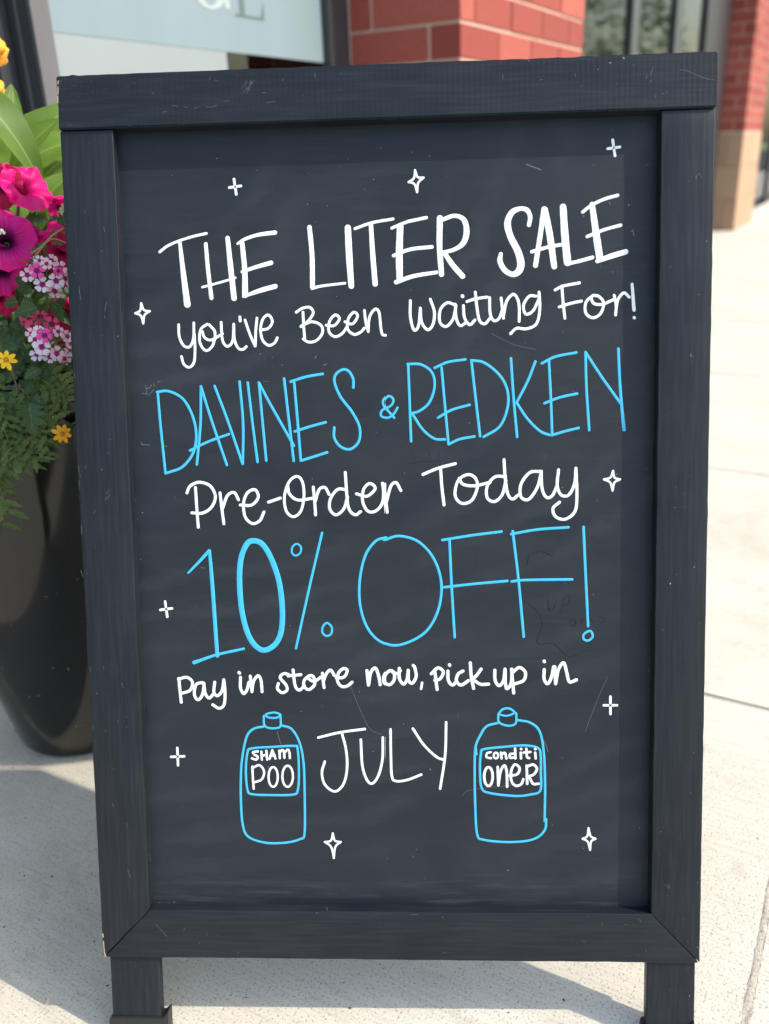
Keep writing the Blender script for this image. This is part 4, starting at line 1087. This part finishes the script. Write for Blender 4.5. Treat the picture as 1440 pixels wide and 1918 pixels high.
HAND = [(70,575,2.9,46,.30,0),(35,565,3.0,30,.31,1),(62,560,2.4,34,.305,2),(95,565,.9,44,.315,2),(30,520,.7,26,.31,0),(14,505,1.0,24,.33,3),
        (60,545,3.4,34,.31,0),(75,690,2.6,36,.30,0),(85,690,1.6,36,.31,2),(98,690,.8,24,.32,1),(55,755,1.4,60,.29,3),(50,735,-1.2,34,.30,0),(62,745,.5,32,.30,1),
        (30,750,2.8,40,.31,0),(20,735,2.0,40,.32,1),(10,700,2.4,34,.32,2),(35,650,2.9,40,.31,0),(8,640,.2,40,.32,3),(45,790,1.8,36,.31,2),(70,780,1.2,34,.32,0),
        (120,560,2.2,28,.33,1),(112,585,.8,30,.34,0),(18,610,.3,44,.32,2),(20,760,1.2,40,.31,3),(0,780,.9,44,.32,0),(28,680,1.9,40,.33,1)]
for (px, py, a, L_, y, k) in HAND:
    p = at(px, py, y); s = L_ / FPX * (p - CAM).dot(FWD)
    leaf_at(verbena, tl[k], p, dir_px(a) + TOC * rnd.uniform(-.1, .3), TOC + Vector((.3, 0, .5)) + Vector((rnd.uniform(-.3,.3), 0, rnd.uniform(-.2,.4))), s)
def inside(px, py):                                        # outline of the trailing foliage seen in the photo
    xr = 128 if py < 700 else (118 - (py - 700) * .12 if py < 800 else 104 - (py - 800) * 1.15)
    return px < xr
cnt = 0
while cnt < 190:
    px, py = rnd.uniform(-40, 130), rnd.uniform(400, 885)
    if not inside(px, py): continue
    y = rnd.uniform(.33, .40) if py < 700 else rnd.uniform(.31, .36)
    p = at(px, py, y); s = rnd.uniform(18, 40) / FPX * (p - CAM).dot(FWD)
    big = rnd.random() < (.75 if py < 720 else .4)
    a = rnd.uniform(.2, 2.9) if rnd.random() < .7 else rnd.uniform(0, 6.28)
    leaf_at(verbena, (tl if big else fl2)[rnd.randrange(4 if big else 2)], p, dir_px(a) + TOC * rnd.uniform(-.3, .5), TOC + Vector((rnd.uniform(-.6,.8), 0, rnd.uniform(-.3,1.0))), s)
    cnt += 1

# bidens: yellow daisies on fine trailing stems
bidens = thing('bidens', 'trailing bidens with yellow daisy flowers and fine ferny leaves spilling down the pot', 'plant', PC + Vector((0, -.2, .6)))
M_YEL, nt_, b_ = mat('yellow_petal', (.85,.52,.0), .5); M_YEL2, _, _ = mat('orange_petal', (.85,.36,.0), .5)
M_EYE, nt_, b_ = mat('daisy_eye', (.45,.2,.02), .8)
nt_.links.new(ramp(nt_, noise_tex(nt_, coords(nt_), 700, 2), [(.4, (.12,.05,.01)), (.6, (.7,.35,.02))]), b_.inputs['Base Color'])
def daisy(px, py, y, dpx, n, M, seed, np_=7):
    rr = random.Random(seed); p = at(px, py, y); s = dpx / 2 / FPX * (p - CAM).dot(FWD)
    fm = facing(p, n, s, rr.uniform(0, 6))
    f = link('flower', mesh('flower_base', [(.28*cos(i*pi/6), .28*sin(i*pi/6), -.05) for i in range(12)] + [(0,0,-.3)], [(i, (i+1)%12, 12) for i in range(12)]), M_STEM, bidens, fm)
    for k in range(np_):
        a0 = 2 * pi * k / np_ + rr.uniform(-.12, .12); vs, fs = [], []; dr = rr.uniform(-.05, .25); ln = rr.uniform(.9, 1.1)
        for i, (r, w) in enumerate(((.1,.10),(.3,.17),(.55,.23),(.8,.22),(.95,.13),(1.05,.03))):
            for j in (-1, -.4, .4, 1):
                x, yy = r * ln, w * j; z = .06 - dr * r * r - .03 * (abs(j) < .5) + k * .004
                vs.append((x * cos(a0) - yy * sin(a0), x * sin(a0) + yy * cos(a0), z))
        for i in range(5):
            for j in range(3): a = i*4+j; fs.append((a, a+4, a+5, a+1))
        link('petal', mesh('petal', vs, fs, True), M, f, fm)
    bm = bmesh.new(); bmesh.ops.create_icosphere(bm, subdivisions=3, radius=.27)
    for v in bm.verts: v.co.z *= .45; v.co *= 1 + .12 * noise.noise(v.co * 16)
    bmesh.ops.translate(bm, verts=bm.verts, vec=(0, 0, .07)); link('flower_center', bm_mesh('flower_center', bm, True), M_EYE, f, fm)
    return p
p1 = daisy(12, 674, .285, 37, TOC + Vector((0, 0, -.05)), M_YEL, 4)
p2 = daisy(117, 813, .262, 36, Vector((.55, -.62, .25)), M_YEL2, 2, 8)
tube('stem', [p2 - Vector((.006, -.004, .002)), at(100, 806, .275), at(84, 808, .29), at(60, 790, .31)], .0009, .0012, M_STEM, bidens, 5)
tube('stem', [p1 + Vector((0, .01, -.004)), at(25, 700, .30), at(40, 750, .33)], .0009, .0012, M_STEM, bidens, 5)
def sprig(p0, p1, n, seed, ls):
    rr = random.Random(seed)
    mid = (p0 + p1) / 2 + Vector((rr.uniform(-.01,.01), rr.uniform(-.01,.01), rr.uniform(0,.015)))
    tube('stem', [p0, mid, p1], .0011, .0005, M_STEM, bidens, 4)
    for i in range(n):
        t = (i + .5) / n; q = p0 * (1-t)**2 + mid * 2*t*(1-t) + p1 * t*t
        tg = (p1 - p0).normalized(); sd = TOC.cross(tg).normalized() * (1 if i % 2 else -1)
        leaf_at(bidens, fl2[i % 2], q, tg * .6 + sd * rr.uniform(.5, 1) + TOC * rr.uniform(-.3,.5), TOC + Vector((rr.uniform(-.4,.4), 0, .5)), ls * rr.uniform(.7, 1.3))
SP = [((30,720),(90,830)),((20,740),(70,850)),((10,760),(58,860)),((0,770),(30,870)),((-10,790),(14,885)),((40,760),(102,790)),((60,700),(128,730)),((70,705),(130,752)),((-20,800),(0,940)),((-25,820),(8,985)),((-30,850),(18,960)),((30,800),(50,868)),((-10,830),(40,845)),
      ((60,740),(95,852)),((10,800),(75,862)),((-20,780),(22,842)),((-30,700),(20,800)),((60,520),(128,425)),((90,455),(60,500))]
for i, (a, b) in enumerate(SP):
    y = .30 if i < 17 else .30
    sprig(at(*a, y + .02), at(*b, y - .005), 14 if i < 17 else 8, i, .022 if i < 17 else .012)
tube('stem', [at(54,478,.305), at(78,462,.297), at(100,440,.295), at(125,424,.30)], .0012, .0009, M_DRY, bidens, 5)
tube('stem', [at(66,480,.30), at(96,448,.296), at(125,455,.30)], .0009, .0006, M_DRY, bidens, 5)
# deep inner foliage that closes the gaps between the visible leaves
vs, fs = [], []
for i in range(5200):
    a = rnd.uniform(0, 2*pi); rr_ = .25 * sqrt(rnd.random()); z = .60 + .12 * (1 - (rr_/.27)**2) * rnd.uniform(.2, 1)
    if rr_ > .21: z = rnd.uniform(.54, .66)
    q = PC + Vector((rr_ * cos(a), rr_ * sin(a), z))
    u = Vector((rnd.uniform(-1,1), rnd.uniform(-1,1), rnd.uniform(-.6,.6))).normalized() * rnd.uniform(.005, .011); w = u.orthogonal().normalized() * u.length * .5
    k = len(vs); vs += [q - u, q + w, q + u, q - w]; fs.append((k, k+1, k+2, k+3))
me = mesh('inner_foliage', vs, fs); l = me.uv_layers.new(name='UVMap'); me.materials.append(M_VLEAF)
o = link('inner_foliage', me, None, verbena); o['kind'] = 'stuff'

# fallen bits beside the pot
pb = at(38, 1378, .5); 
def fallen(px, py, s, M, name, label, cat, k):
    r = RIGHT * ((px - 720) / FPX) + DOWN * ((py - 959) / FPX) + FWD; p = CAM + r * (-CAM.z / r.z); p.z = .003
    vs, fs = [], []
    for i in range(7):
        t = i / 6
        for j in (-1, 0, 1): vs.append(((t - .5) * s, j * s * .3 * sin(pi * min(.97, max(.06, t))), .003 * abs(j) + .004 * sin(t * 5 + k)))
    for i in range(6):
        for j in range(2): a = i*3+j; fs.append((a, a+3, a+4, a+1))
    me = mesh(name, vs, fs, True); add_uv(me, [(0, 0)] * len(vs))
    o = link(name, me, M, None, Matrix.Translation(p) @ Matrix.Rotation(k, 4, 'Z')); o['label'] = label; o['category'] = cat
M_BRN, _, _ = mat('dry_leaf', (.22,.11,.05), .8); M_FPET, _, _ = mat('fallen_petal', (.45,.12,.42), .7)
fallen(40, 1372, .017, M_FPET, 'fallen_petal', 'small fallen purple petal on the concrete left of the pot base', 'petal', .5)
fallen(60, 1396, .026, M_BRN, 'dry_leaf', 'curled brown dry leaf lying against the base of the pot', 'leaf', 2.4)
S.cycles.max_bounces = 8; S.cycles.transparent_max_bounces = 12
